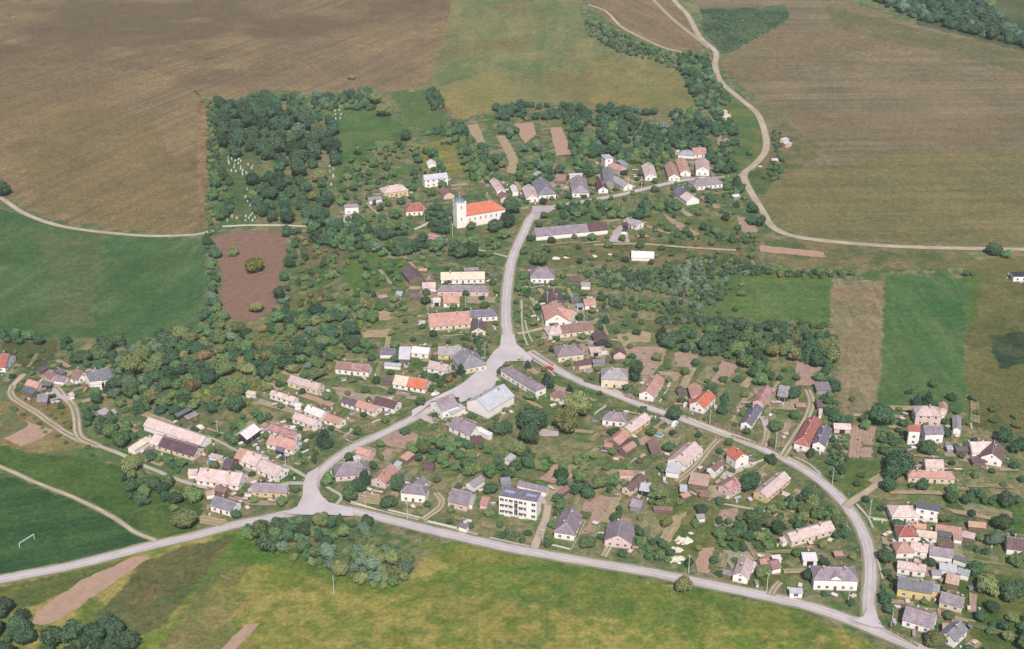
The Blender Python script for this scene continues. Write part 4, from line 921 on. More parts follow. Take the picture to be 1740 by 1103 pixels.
# --- eastern edge, lower group
HS('S', H_, "510,285 600,285 500,400", 'h', 'pk', 'w', "pale pink hip-roofed house, top of eastern row", wh=3.2)
HS('S', H_, "680,243 918,285 770,322", 's', 'gr2', 'w', "white two-storey house with blue-grey flat roof", wh=6, rh=.3, storeys=2)
HS('S', H_, "572,485 610,485 560,592", 'h', 'red', 'w', "red pyramid-roofed house, second of eastern row", wh=3.2)
HS('S', H_, "640,452 780,470 720,515", 'g', 'or2', 'w', "salmon rear wing behind red pyramid roof", wh=3)
HS('S', H_, "680,520 885,545 780,600", 'g', 'cr', 'w', "cream-roofed range right of red pyramid house", wh=2.6)
HS('S', S_, "895,525 1030,550 960,595", 's', 'gr2', 'b', "dark blue shed in second eastern farm", wh=2.6)
HS('S', S_, "870,465 1130,500 1000,555", 'g', 'sa', 'p', "long pink shed behind the dark blue one", wh=2.6)
HS('S', S_, "1135,530 1265,560 1200,610", 's', 'pk', 'b', "pinkish flat shed at end of long pink shed", wh=2.4)
HS('S', S_, "1190,435 1365,450 1270,500", 'g', 'or2', 'b', "brown-orange shed at far back of eastern row", wh=2.2)
HS('S', S_, "1040,565 1130,575 1080,625", 's', 'tan', 'w', "small tan shed right of the dark blue one", wh=2.2)
HS('S', H_, "545,650 570,650 530,752", 'h', 'sa', 'w', "salmon pyramid-roofed house, third of eastern row", wh=3)
HS('S', H_, "625,640 800,665 710,740", 'g', 'pk', 'w', "pink range right of salmon pyramid house", wh=2.8)
HS('S', B_, "810,680 1045,715 910,785", 'g', 'pu', 'w', "lilac-grey barn in third eastern farm", wh=2.8)
HS('S', S_, "880,635 1050,645 960,690", 's', 'br', 'b', "old brown lean-to behind lilac-grey barn", wh=2.2)
HS('S', S_, "1060,765 1195,810 1110,820", 's', 'gr2', 'w', "teal-grey shed at end of lilac-grey barn", wh=2.4)
HS('S', H_, "495,825 780,868 620,920", 'g', 'pk', 'w', "long pink house, fourth of eastern row", wh=3)
HS('S', B_, "905,845 1080,870 980,930", 's', 'bl', 'w', "pale blue metal-roofed barn in fourth eastern farm", wh=2.8)
HS('S', S_, "1090,895 1215,925 1140,970", 's', 'lb', 'w', "bright blue shed roof next to pale blue", wh=2.6)
HS('S', S_, "830,915 930,920 870,970", 'g', 'pu', 'w', "small lilac shed left of pale blue barn", wh=2.2)
HS('S', B_, "980,945 1115,975 990,1050", 'g', 'tan', 'b', "tan-roofed barn below the bright blue roof", wh=2.8)
HS('S', H_, "1570,590 1760,615 1650,720", 'g', 'br', 'w', "brown-roofed white house at the right edge", wh=3)
HS('U', H_, "500,390 845,445 640,528", 'g', 'gr', 'y', "yellow-walled house with mottled slate roof", wh=4)
HS('U', S_, "830,455 915,470 860,535", 's', 'lb', 'y', "pale blue roof joining yellow house and annex", wh=3.2)
HS('U', H_, "925,535 1160,598 985,655", 'g', 'pu', 'c', "lilac-roofed annex right of yellow-walled house", wh=3)
HS('U', H_, "575,680 880,770 650,845", 'g', 'pu', 'w', "white house with lilac roof near bottom junction", wh=3.2)
HS('U', S_, "935,840 1035,855 930,930", 's', 'tan', 'w', "tan lean-to between the two bottom houses", wh=2.4)
HS('U', H_, "1120,825 990,945 1160,945", 'g', 'gr', 'w', "white-gabled slate-roofed house, bottommost at right", wh=3.2)
HS('0', 'house', "1718,462 1745,462 1730,470", 's', 'dk', 'w', "white house with solar-dark roof at right edge", wh=3.4, rh=.8)
# dormer on the villa
def dormer(rt, info, u, wd, col):
    b = MB(); z0 = info['wh']; y0 = -info['W']/2+.2
    b.add([(u-wd/2,y0,z0-.1),(u+wd/2,y0,z0-.1),(u+wd/2,y0,z0+1.0),(u,y0,z0+2.2),(u-wd/2,y0,z0+1.0),(u-wd/2,0,z0+1),(u+wd/2,0,z0+1),(u,0,z0+2.2)],
          [(0,1,2,3,4),(0,4,5),(1,6,2)], 0)
    b.slab([(u-wd/2-.3,y0-.4,z0+.8),(u,y0-.4,z0+2.35),(u,0,z0+2.35),(u-wd/2-.3,0,z0+.8)], .12, 1); b.slab([(u,y0-.4,z0+2.35),(u+wd/2+.3,y0-.4,z0+.8),(u+wd/2+.3,0,z0+.8),(u,0,z0+2.35)], .12, 1)
    b.obj("dormer", [MW['w'], MR[col]], rt)
# apartment block
ar, aw, arf, ai = HS('O', 'apartment_block', "208,388 580,452 300,502", 'f', 'pu2', 'w', "three-storey pink-white apartment block with dark flat roof", wh=9.4, win=False, cat='apartment block', over=.1)
il, iw = ai['il'], ai['iw']
for st in range(3):
    z = 1.6+2.95*st
    for k, s in enumerate((-.86, -.30, .12, .80)):
        pass
    for s, kk in ((-.84, (1.7,1.3)), (-.60, (1.1,1.2)), (-.36, (1.7,1.3)), (-.10, (1.1,1.2)), (.16, (1.7,1.3)), (.40, (1.1,1.2)), (.84, (1.7,1.3))):
        put(WM[kk], "window", aw, s*il, -iw, z+.2, 0)
    if True:
        for s in (-.5, .30):
            b = MB(); wdt = il*.36; b.box(0,-.65,-.06,wdt,1.3,.14); b.box(0,-1.27,.5,wdt,.08,1.0,1)
            for q in (-1, 1): b.box(q*wdt/2,-.65,.5,.08,1.3,1.0,1)
            o = b.obj("balcony", [M_CONC, MW['w']], aw); o.location = (s*il, -iw, z-1.15)
    put(WM[(1.1,1.2)], "window", aw, il, 0, z, math.pi/2) if st else None
b = MB(); b.box(-.09*il, -iw-.03, 4.6, 1.5, .06, 7.6, 0); b.obj("stair_window", [M_GLASS], aw)
b = MB(); b.box(0, 0, 0, il*.55, iw*.5, .05); me = b.mesh("roof_panel", [M_PANEL])
for q in (-.55, .6): put(me, "roof_panel", arf[0], q*il, .1*iw, ai['wh']+.26, 0)
for q in (-.2, 0.25, .5): put(CHM, "chimney", arf[0], q*il, iw*.72, ai['wh']+.1, 0)
for r_ in bpy.data.objects:
    if r_.get('label') == "big lilac-roofed villa with central dormer":
        i_ = [h for h in HOUSES if h['label'] == r_['label']][0]; dormer(r_, dict(wh=5, W=i_['W']), 0, 4, 'pu')
    if 'dims' in r_: del r_['dims']
# ------------------------------------------------------------------ vegetation
def clip16(s):
    w_ = s.split()
    for drop in ('well', 'small', 'large', 'the'):
        if len(w_) > 16 and drop in w_: w_.remove(drop)
    w_ = w_[:16]
    while w_[-1].strip(',') in ('beside', 'with', 'by', 'of', 'the', 'in', 'at', 'and', 'behind', 'on', 'to', 'half', 'from', 'above', 'below', 'its', 'a', 'under'): w_ = w_[:-1]
    return ' '.join(w_).strip(',')
def ico():
    t = (1+5**.5)/2
    v = np.array([(-1,t,0),(1,t,0),(-1,-t,0),(1,-t,0),(0,-1,t),(0,1,t),(0,-1,-t),(0,1,-t),(t,0,-1),(t,0,1),(-t,0,-1),(-t,0,1)], float); v /= np.linalg.norm(v[0])
    f = [(0,11,5),(0,5,1),(0,1,7),(0,7,10),(0,10,11),(1,5,9),(5,11,4),(11,10,2),(10,7,6),(7,1,8),(3,9,4),(3,4,2),(3,2,6),(3,6,8),(3,8,9),(4,9,5),(2,4,11),(6,2,10),(8,6,7),(9,8,1)]
    V = [tuple(q) for q in v]; F = []; mid = {}
    def m(a, b):
        k = (min(a, b), max(a, b))
        if k not in mid:
            q = (np.array(V[a])+np.array(V[b])); q /= np.linalg.norm(q); V.append(tuple(q)); mid[k] = len(V)-1
        return mid[k]
    for a, b, c in f: x, y, z = m(a, b), m(b, c), m(c, a); F += [(a,x,z),(b,y,x),(c,z,y),(x,y,z)]
    return np.array(V), np.array(F)
IV, IF = ico()
def mat_leaf(name, c1, c2):
    m, nt, bs = mk(name); oi = nd(nt, "ShaderNodeObjectInfo"); at = nd(nt, "ShaderNodeAttribute", attribute_name="tone")
    a, b = lin(c1), lin(c2); g = nd(nt, "ShaderNodeNewGeometry")
    f = nd(nt, "ShaderNodeMath", operation='MULTIPLY_ADD'); nt.links.new(at.outputs['Fac'], f.inputs[0]); f.inputs[1].default_value = .75
    nn = noise(nt, .02, 3, g.outputs['Position']); n2 = nd(nt, "ShaderNodeMath", operation='MULTIPLY'); nt.links.new(nn, n2.inputs[0]); n2.inputs[1].default_value = .25
    nt.links.new(n2.outputs[0], f.inputs[2])
    c = mixc(nt, f.outputs[0], a, b)
    h = nd(nt, "ShaderNodeHueSaturation"); nt.links.new(c, h.inputs['Color'])
    hr = nd(nt, "ShaderNodeMapRange"); nt.links.new(oi.outputs['Random'], hr.inputs[0]); hr.inputs[3].default_value = .47; hr.inputs[4].default_value = .525
    vr = nd(nt, "ShaderNodeMapRange"); mm = nd(nt, "ShaderNodeMath", operation='FRACT'); m7 = nd(nt, "ShaderNodeMath", operation='MULTIPLY'); nt.links.new(oi.outputs['Random'], m7.inputs[0]); m7.inputs[1].default_value = 7.31
    nt.links.new(m7.outputs[0], mm.inputs[0]); nt.links.new(mm.outputs[0], vr.inputs[0]); vr.inputs[3].default_value = .72; vr.inputs[4].default_value = 1.3
    nt.links.new(hr.outputs[0], h.inputs['Hue']); nt.links.new(vr.outputs[0], h.inputs['Value'])
    nt.links.new(h.outputs[0], bs.inputs['Base Color']); bs.inputs['Roughness'].default_value = .8; bs.inputs['Specular IOR Level'].default_value = .15
    return m
LEAF = dict(dark=mat_leaf("leaf_dark", (54,76,56), (86,110,76)), mid=mat_leaf("leaf_mid", (74,98,62), (112,130,84)), olive=mat_leaf("leaf_olive", (94,106,66), (130,134,88)),
            grey=mat_leaf("leaf_grey", (84,104,84), (116,132,108)), conif=mat_leaf("needle_dark", (46,68,56), (70,94,72)), rust=mat_leaf("leaf_rust", (110,98,70), (146,122,86)),
            deep=mat_leaf("leaf_deep", (50,74,56), (82,106,76)), bright=mat_leaf("leaf_bright", (96,116,56), (132,140,74)))
M_TRUNK = plain("bark", (104,90,76), .95, .1)
def crown_np(seed, shape='round', nq=1100, q=.085, nb=10, sparse=0):
    """unit crown: radius about 1, base at z 0, height about 2 (scaled later). quads (n,4,3), core tris"""
    r = np.random.default_rng(seed); blobs = []
    if shape == 'cone':
        for i in range(7):
            z = .25+i*.30; R = .95*(1-i/7.6)
            for k in range(5 if i < 5 else 2):
                a = r.random()*6.28+k*1.25; blobs.append((math.cos(a)*R*.55, math.sin(a)*R*.55, z, R*.5))
    elif shape == 'tall':
        for i in range(nb): a = r.random()*6.28; d = r.random()**.5*.4; blobs.append((math.cos(a)*d, math.sin(a)*d, .4+2.4*i/nb, .38+.2*r.random()))
    else:
        for i in range(nb):
            a = r.random()*6.28; d = (r.random()**.6)*.68; z = .75+.95*r.random()*(1-d*.55)-.25*d
            blobs.append((math.cos(a)*d, math.sin(a)*d, z, .30+.24*r.random()*(1.15-d)))
        blobs.append((0,0,.95,.62))
    B = np.array(blobs); wgt = B[:, 3]**2; k = r.choice(len(B), nq, p=wgt/wgt.sum())
    n = r.normal(size=(nq, 3)); n /= np.linalg.norm(n, axis=1)[:, None]; n[:, 2] = np.where(r.random(nq) < .35, np.abs(n[:, 2]), n[:, 2])
    c = B[k, :3]+n*B[k, 3:4]*(.78+.46*r.random((nq, 1)))
    # drop quads buried in other blobs
    dd = np.linalg.norm(c[:, None]-B[None, :, :3], axis=2)/B[None, :, 3]; keep = (dd > .74).all(1) & (c[:, 2] > .12); c = c[keep]; n = n[keep]; nq = len(c)
    nn = n+r.normal(size=(nq, 3))*.55; nn /= np.linalg.norm(nn, axis=1)[:, None]
    u = np.cross(nn, r.normal(size=(nq, 3))); u /= np.linalg.norm(u, axis=1)[:, None]; v = np.cross(nn, u); s = (q*(.6+.9*r.random((nq, 1))))
    Q = np.stack([c-u*s-v*s*.7, c+u*s-v*s*.8, c+u*s*.8+v*s, c-u*s*.7+v*s*.9], 1)
    tone = np.clip(r.random(nq)*.9+.1*(n[:, 2]), 0, 1)
    cv = []; cf = []
    for b in B:
        d = 1+.22*(r.random((len(IV), 1))-.5)*2
        cf.append(IF+sum(len(x) for x in cv)); cv.append(IV*d*b[3]*.62+b[:3])
    return Q, tone, np.concatenate(cv), np.concatenate(cf)
def crown_mesh(name, mat, Q, tone, cv, cf, sc=(1,1,1)):
    nq = len(Q); V = np.concatenate([Q.reshape(-1, 3), cv])*np.array(sc); me = bpy.data.meshes.new(name)
    me.vertices.add(len(V)); me.vertices.foreach_set('co', V.astype(np.float32).ravel())
    li = np.concatenate([np.arange(nq*4), (cf+nq*4).ravel()]).astype(np.int32); me.loops.add(len(li)); me.loops.foreach_set('vertex_index', li)
    st = np.concatenate([np.arange(nq)*4, nq*4+np.arange(len(cf))*3]).astype(np.int32); me.polygons.add(len(st)); me.polygons.foreach_set('loop_start', st)
    at = me.attributes.new("tone", 'FLOAT', 'POINT'); tv = np.concatenate([np.repeat(tone, 4), np.full(len(cv), .25)]).astype(np.float32); at.data.foreach_set('value', tv)
    me.materials.append(mat); me.update(); me.validate(); return me
def trunk_mesh(h, r0, limbs=4, seed=1, gaps=None):
    rs = random.Random(seed); b = MB(); b.tube((0,0,-.3), (0,0,h), r0, r0*.6, 7)
    for i in range(limbs):
        a = i*6.28/limbs+rs.random(); z = h*(.7+.25*rs.random()); b.tube((0,0,z), (math.cos(a)*h*.35, math.sin(a)*h*.35, z+h*.45), r0*.45, r0*.2, 5)
    return b.mesh("trunk", [M_TRUNK])
TR = trunk_mesh(1.0, .075)
SHAPES = {'round': [crown_np(s, nb=15, nq=4200, q=.058) for s in (1, 2, 3, 4)], 'loose': [crown_np(s, nb=10, nq=2200, q=.072) for s in (11, 12, 13)], 'cone': [crown_np(s, 'cone', 2200, .055) for s in (21, 22)],
          'tall': [crown_np(s, 'tall', 2200, .06, 11) for s in (31, 32)], 'bush': [crown_np(s, nb=7, nq=760, q=.10) for s in (41, 42, 43)]}
CM = {}
def cmesh(shape, leaf, i):
    k = (shape, leaf, i % len(SHAPES[shape]))
    if k not in CM: CM[k] = crown_mesh("crown", LEAF[leaf], *SHAPES[shape][k[2]], sc=(1, 1, 1))
    return CM[k]
PLANTS = []      # dict(kind, x, y, R, H, leaf, shape, label, group, cat)
def base_scale(px, py, z): p = unproj(px, py, z); return p
def add_plant(px, py, R, H, leaf, shape, label, kind, group=None, at_base=False):
    p = unproj(px, py, 0 if at_base else H*.55)
    PLANTS.append(dict(kind=kind, x=p[0], y=p[1], R=R, H=H, leaf=leaf, shape=shape, label=label, group=group))
HP = [h for h in HOUSES]
HBIG = [h for h in HP]
HXY = np.array([h['c'] for h in HP]); HR = np.array([h['R'] for h in HP])
def near_house(x, y, R, tol=1.0):
    dx_ = x-HXY[:, 0]; dy_ = y-HXY[:, 1]
    for i in np.nonzero(dx_**2+dy_**2 < (HR+R+4)**2)[0]:
        h = HP[i]; dx, dy = dx_[i], dy_[i]
        if h['poly'] is None:
            if math.hypot(dx, dy) < h['R']+R: return True
            continue
        u = abs(dx*h['d'][0]+dy*h['d'][1]); v = abs(-dx*h['d'][1]+dy*h['d'][0])
        if u < h['L']/2+R*tol and v < h['W']/2+R*tol: return True
    return False
RALL = np.concatenate([s[:, :2] for s, _ in ROADSEG]); RW = np.concatenate([np.full(len(s), w_) for s, w_ in ROADSEG])
RG = {}
for (a_, b_), w_ in zip(RALL, RW): RG.setdefault((int(a_//10), int(b_//10)), []).append((a_, b_, w_))
def near_road(x, y, R, pad=.3):
    i, j = int(x//10), int(y//10)
    for a in (-1, 0, 1):
        for b in (-1, 0, 1):
            for (u, v, w_) in RG.get((i+a, j+b), ()):
                if (u-x)**2+(v-y)**2 < (w_+R*.8+pad)**2: return True
    return False
def pip1(x, y, W):
    r = False; j = len(W)-1
    for i in range(len(W)):
        xi, yi = W[i]; xj, yj = W[j]
        if (yi > y) != (yj > y) and x < (xj-xi)*(y-yi)/(yj-yi)+xi: r = not r
        j = i
    return r
def in_square(x, y): return any(pip1(x, y, s) for s in SQPOLY)
SCAT = {}
def occupied(x, y, R, f=.62):
    for (a, b, r) in GRID.get((int(x//12), int(y//12)), ()):
        if math.hypot(a-x, b-y) < (R+r)*f: return True
    return False
GRID = {}
def occupy(x, y, R):
    i, j = int(x//12), int(y//12)
    for a in range(-1, 2):
        for b in range(-1, 2): GRID.setdefault((i+a, j+b), []).append((x, y, R))
def cluster(poly, mix, label, n=None, Rr=(3, 5), hf=1.9, f=.74, kind='broadleaf_tree', avoid=True, seed=0, prob=1.0, noun='tree', gaps=.585):
    """mix: list of (leaf, weight, adjective)"""
    r = random.Random(hash((len(PLANTS), seed)) & 0xffff if False else seed*7919+len(poly)*31+int(poly[0][0]))
    W = [unproj(*p, 3)[:2] for p in poly]; xs = [p[0] for p in W]; ys = [p[1] for p in W]
    area = abs(sum(W[i][0]*W[(i+1) % len(W)][1]-W[(i+1) % len(W)][0]*W[i][1] for i in range(len(W))))/2
    if kind == 'broadleaf_tree' and label: Rr = (Rr[0]*.62, Rr[1]*1.0)
    Rm = sum(Rr)/2; tries = int(area/(Rm*Rm)*3.0) if n is None else n*30; cnt = 0
    for _ in range(tries):
        x = r.uniform(min(xs), max(xs)); y = r.uniform(min(ys), max(ys)); R = r.uniform(*Rr)
        if not pip1(x, y, W): continue
        if occupied(x, y, R, f): continue
        if r.random() > prob: continue
        if label and kind == 'broadleaf_tree' and gaps and float(fbm(np.array([x/15]), np.array([y/15]), 3, 61)[0]) > gaps: continue
        if avoid and (near_house(x, y, R*.75) or near_road(x, y, R) or in_square(x, y)): continue
        k = r.random()*sum(m[1] for m in mix); s = 0
        for m in mix:
            s += m[1]
            if k <= s: break
        leaf, _, adj = m[:3]; rq = r.random(); shape = m[3] if len(m) > 3 else ('bush' if kind == 'bush' else ('tall' if rq < .16 and leaf == 'dark' and kind == 'broadleaf_tree' else ('cone' if rq < .22 and leaf == 'dark' and kind == 'broadleaf_tree' else ('round' if rq < .6 else 'loose'))))
        if shape == 'tall': R *= .72
        H = R*hf*r.uniform(.8, 1.25)*(1.4 if shape == 'cone' else (1.6 if shape == 'tall' else 1))
        kd = 'conifer_tree' if shape == 'cone' else kind
        tx = (x-min(xs))/(max(xs)-min(xs)); ty = (y-min(ys))/(max(ys)-min(ys)); sz = 'small' if R < Rm*.92 else ('large' if R > Rm*1.15 else '')
        wide = (max(xs)-min(xs)) > (max(ys)-min(ys)); t3 = tx if wide else ty
        pos = (('left end', 'middle', 'right end') if wide else ('near end', 'middle', 'far end'))[min(2, int(t3*3))]
        lab = None if label is None else clip16(f"{sz} {adj} {'conifer' if shape=='cone' else noun} {label}, {'in' if pos == 'middle' else 'at'} its {pos}")
        PLANTS.append(dict(kind=kd, x=x, y=y, R=R, H=H, leaf=leaf, shape=shape, label=lab, group=label and f"{'conifers' if shape=='cone' else noun+'s'} {label}", adj=adj, noun='conifer' if shape == 'cone' else noun)); occupy(x, y, R); cnt += 1
        if n and cnt >= n: break
    return cnt
def tree(t, x, y, R, leaf, label, shape='round', hf=1.9, kind='broadleaf_tree'):
    """crown centre seen at tile pixel"""
    H = R*hf; px, py = TP(t, x, y); p = unproj(px, py, H*.55); occupy(p[0], p[1], R)
    PLANTS.append(dict(kind='conifer_tree' if shape == 'cone' else kind, x=p[0], y=p[1], R=R, H=H, leaf=leaf, shape=shape, label=label, group=None))
def trees(s, leaf, label, **k):
    pass
# individual trees (x, y = middle of the crown)
T_ = [('Y',1185,640,6.5,'deep',"largest dark round tree right of the metal-roofed hall",'round',2.1), ('Y',1150,790,5.0,'dark',"dark round tree directly below the largest central dark tree",'round',2.1),
 ('G',940,600,6.8,'olive',"large round olive tree beside the cream kiosk",'round',1.9), ('G',840,760,6.8,'olive',"large pale olive tree on lawn below kiosk tree",'round',1.8),
 ('G',445,210,2.0,'conif',"slim dark conifer behind the pinkish-brown hall",'cone',3.2), ('G',655,370,3.2,'conif',"dark conifer between pinkish-brown hall and street",'cone',3.0), ('G',625,340,2.2,'conif',"thin conifer tip left of street-side conifer",'cone',3.4),
 ('G',860,450,2.6,'conif',"dark conifer touching the cream kiosk",'cone',2.6), ('X',870,790,4.2,'conif',"tall solitary spruce in front of pale pink house",'cone',3.1),
 ('F',1410,310,2.6,'conif',"dark conifer before the pale pink house yard",'cone',3.0), ('D',1112,390,2.0,'conif',"small dark egg-shaped yard tree by lilac roof",'round',2.3),
 ('E',865,750,2.2,'conif',"single pointed conifer on meadow behind weathered barn",'cone',2.8), ('R',690,205,2.9,'conif',"left conifer behind the tall pink-white villa",'cone',3.2), ('R',810,180,3.2,'conif',"right conifer behind the tall pink-white villa",'cone',3.2),
 ('R',790,680,4.2,'dark',"round dark tree before the lilac-roofed white house",'round',1.6), ('R',330,360,6.5,'dark',"big bushy tree at foot of tan field strip",'round',1.8),
 ('R',520,830,6.5,'deep',"big dark tree above the field lane end",'round',1.8), ('R',450,930,4.5,'deep',"dark tree at left of lane-end tree",'round',1.8), ('R',370,720,2.6,'dark',"small dark tree right of the ploughed square",'round',1.8),
 ('H',500,700,4.0,'dark',"dark round tree overhanging the street",'round',2.0), ('K',1085,330,1.7,'dark',"small street tree above the long side-on house",'round',2.2), ('K',1600,790,5.2,'dark',"large dark tree right of red-patched roof house",'round',1.7),
 ('0',1162,990,3.8,'olive',"olive roadside tree standing over the lower road",'round',1.9), ('A',660,880,5.0,'mid',"broad olive-green tree below the yellow house",'round',2.0), ('A',700,760,4.0,'mid',"rounded tree between yellow house and chapel",'round',2.0),
 ('B',285,680,6.0,'deep',"big dark tree right of the church end",'round',2.0), ('B',240,820,5.5,'deep',"dark tree below the one at church end",'round',2.0), ('B',130,880,5.2,'deep',"dark tree screening the church south wall",'round',1.8), ('B',210,960,4.0,'mid',"lower green tree beside the main road bank",'round',1.8),
 ('E',215,150,5.4,'mid',"big tree right of main road below long barn",'round',1.9), ('0',432,449,5.8,'bright',"bright round tree alone on red-brown plot",'round',1.7), ('0',396,425,3.6,'olive',"smaller round tree on red-brown plot",'round',1.8),
 ('0',435,520,4.2,'olive',"olive tree at lower edge of red-brown plot",'round',1.7), ('0',224,616,7.2,'olive',"huge brownish-green tree behind slate-roofed house",'round',1.7), ('I',1060,440,2.8,'conif',"dark conifer right of white flat annex",'cone',2.6),
 ('N',460,370,3.4,'conif',"dark conifer between lilac and salmon-roofed houses",'cone',2.9), ('N',400,490,3.6,'dark',"dark tree before the pink-walled house, right",'round',1.9), ('N',310,560,4.0,'dark',"dark tree before the pink-walled house, left",'round',1.9), ('N',95,420,3.0,'mid',"green tree at corner of the road fork",'round',1.9),
 ('N',800,480,4.0,'dark',"dark tree left of the tall cream-white house",'round',1.7), ('N',700,640,3.8,'dark',"low dark tree at pavement below salmon roof",'round',1.4), ('N',780,430,3.4,'mid',"green tree above the dark garden tree",'round',1.7),
 ('O',975,280,3.6,'mid',"round green garden tree right of stubble strips",'round',1.8), ('O',1150,330,4.2,'olive',"olive garden tree left of worn brown house",'round',1.7), ('O',1040,930,3.6,'dark',"rounded dark shrub tree beside chalet drive",'round',1.4), ('O',80,400,3.4,'dark',"dark round tree left of apartment roof corner",'round',1.8),
 ('K',690,890,4.4,'olive',"olive tree right of blue-grey garage",'round',1.6), ('V',1020,790,2.8,'dark',"dark round tree left of big lilac villa",'round',1.8), ('V',560,750,3.2,'mid',"leafy tree below salmon cottage",'round',1.8), ('U',870,990,3.8,'olive',"olive tree between the two bottom houses",'round',1.8),
 ('S',960,370,4.0,'olive',"olive tree right of blue-grey flat roofed house",'round',1.7), ('S',1540,440,4.2,'dark',"dark round tree at meadow edge, far right",'round',1.7), ('S',1460,600,3.8,'grey',"silvery grey willow near brown-roofed edge house",'round',1.7), ('S',380,770,3.4,'dark',"dark tree between bend and eastern row",'round',1.8),
 ('U',1640,510,5.5,'dark',"large dark tree below the right-edge meadow",'round',1.5), ('U',1400,460,5.0,'olive',"wide olive tree behind tan-roofed barn",'round',1.5), ('A',1370,0,0,'mid',"",'round',1) if False else ('0',650,185,6.0,'olive',"tall olive tree at cemetery corner, lower crown",'round',1.9),
 ('0',637,165,5.6,'olive',"tall olive tree at cemetery corner, upper crown",'round',2.0), ('0',688,228,5.2,'dark',"dark orchard tree below the cemetery corner",'round',1.8), ('0',540,218,5.6,'olive',"olive crown in middle of cemetery grove",'round',1.9), ('0',470,170,4.5,'dark',"tallest dark tree on north cemetery edge",'tall',2.8),
 ('0',484,183,3.4,'rust',"rust-brown dying tree on north cemetery edge",'round',2.2), ('0',1690,422,5.4,'dark',"solitary dark tree on the farm track",'round',1.6), ('0',1452,272,1.3,'grey',"",'bush',1.5) if False else ('0',1712,430,3.4,'mid',"smaller tree right of the solitary track tree",'round',1.6),
 ('0',1,318,6.0,'dark',"dark tree at left frame edge by field track",'round',1.8), ('0',1136,575,5.0,'dark',"dark tree at west end of garden hedge",'round',1.8), ('0',312,880,5.6,'olive',"broad olive tree left of white-gabled roadside house",'round',1.6), ('0',400,872,2.6,'dark',"small dark shrub tree at gable of roadside house",'round',1.5),
 ('0',597,130,3.2,'rust',"single brown bush inside the upper stubble field",'bush',1.4), ('Q',865,150,3.6,'dark',"dark tree right of grey mono-pitch barn",'round',1.8), ('Q',690,480,3.4,'mid',"green tree in yard left of curved lane",'round',1.7), ('Q',870,370,2.8,'mid',"round yard tree beside the curved lane",'round',1.6), ('G',1510,300,4.0,'dark',"dark conical tree right of cream-walled villa",'tall',2.4),
 ('B',640,340,4.6,'dark',"dark tree behind the big grey hip-roofed house",'round',1.8), ('C',1140,290,4.6,'dark',"dark tree right of pinkish upper plot",'round',1.8), ('C',1300,510,3.0,'mid',"small tree inside the dirt track bend",'round',1.7)]
for q in T_:
    if q[5]: tree(q[0], q[1], q[2], q[3], q[4], q[5], q[6], q[7])
DP = ('deep', 6, 'deep green'); D = ('dark', 5, 'dark'); Mi = ('mid', 3, 'mid-green'); Ol = ('olive', 2, 'olive-tinted'); Gr = ('grey', 1.5, 'grey-green'); Ru = ('rust', .6, 'brownish')
cluster(P("372,178 462,160 480,178 560,205 572,240 570,285 545,262 520,298 480,288 455,282 430,250 395,268 378,240"), [DP, DP, DP, D, Gr], "inside the dense cemetery grove", Rr=(6.5,6.6), seed=1, gaps=None, f=.86)
cluster(P("428,298 555,296 562,360 540,372 480,374 440,365 425,330"), [DP, DP, D, Ol], "in the southern cemetery grove", Rr=(5.5,5.6), seed=2, gaps=None, f=.95)
cluster(P("362,285 388,300 405,345 375,368 360,335"), [D, Mi], "on the western cemetery edge", Rr=(3,4.6), seed=3)
cluster(P("480,165 560,158 630,152 640,182 580,182 500,188"), [D, Mi, Gr], "along the north cemetery boundary", Rr=(3,4.5), seed=4)
cluster(P("355,180 372,178 372,290 362,300 352,290"), [D, Ol], "in the hedge left of the cemetery", Rr=(1.6,2.6), seed=5, kind='bush', noun='bush')
cluster(P("838,178 900,172 962,180 1005,186 1005,200 960,196 850,202"), [DP, DP, D, Ru], "in the row along the olive field", Rr=(3,4.6), seed=6)
cluster(P("975,190 1060,180 1120,190 1215,192 1228,240 1160,252 1128,236 1110,255 1062,240 1040,262 1005,262 985,235"), [DP, DP, D, Mi, Gr], "in the wood above the upper road", Rr=(3,4.8), seed=7, f=.72)
cluster(P("845,205 872,208 890,246 932,246 948,275 958,300 905,312 880,302 888,270 862,240"), [D, Mi, Gr], "in the orchard between the upper plots", Rr=(2.6,4.2), seed=8)
cluster(P("768,215 792,222 826,256 858,280 856,305 800,300 785,265"), [D, Mi, Ol], "in the orchard behind the church", Rr=(2.6,4.2), seed=9)
cluster(P("960,200 980,200 1010,262 1020,290 985,300 975,262"), [D, Mi], "down the garden strip above lilac-roofed house", Rr=(2.4,3.8), seed=10)
cluster(P("1028,258 1135,245 1145,262 1130,282 1120,285 1060,280 1050,262"), [D, Mi, Ol, Ru], "in gardens above the pale pink gable", Rr=(2.4,3.8), seed=11, f=.75)
cluster(P("1150,85 1205,95 1212,130 1238,170 1222,195 1190,182 1168,135"), [Gr, D, Mi], "in the thicket beside the dirt track", Rr=(2.4,4.2), seed=12)
cluster(P("993,28 1040,50 1140,88 1165,120 1125,104 1050,84 1000,55"), [D, Mi, Gr], "in the hedge beside the upper track", Rr=(1.5,2.8), seed=13, kind='bush', noun='bush', f=.95)
cluster(P("1195,20 1335,14 1335,32 1245,84 1222,82"), [D, Gr, Mi], "in the weedy hollow beside the track", Rr=(1.0,2.0), seed=14, kind='bush', noun='bush', f=1.35, hf=.8)
cluster(P("1430,-30 1560,-30 1620,-20 1690,20 1740,60 1745,78 1640,50 1560,30 1500,4"), [DP, DP, Gr], "in the wooded strip at top right", Rr=(4.5,6.5), seed=15, gaps=None)
cluster(P("1590,-30 1680,-30 1690,10 1620,10"), [Gr, Ol], "behind the wooded strip at top right", Rr=(5,6.5), seed=16, gaps=None, f=.8)
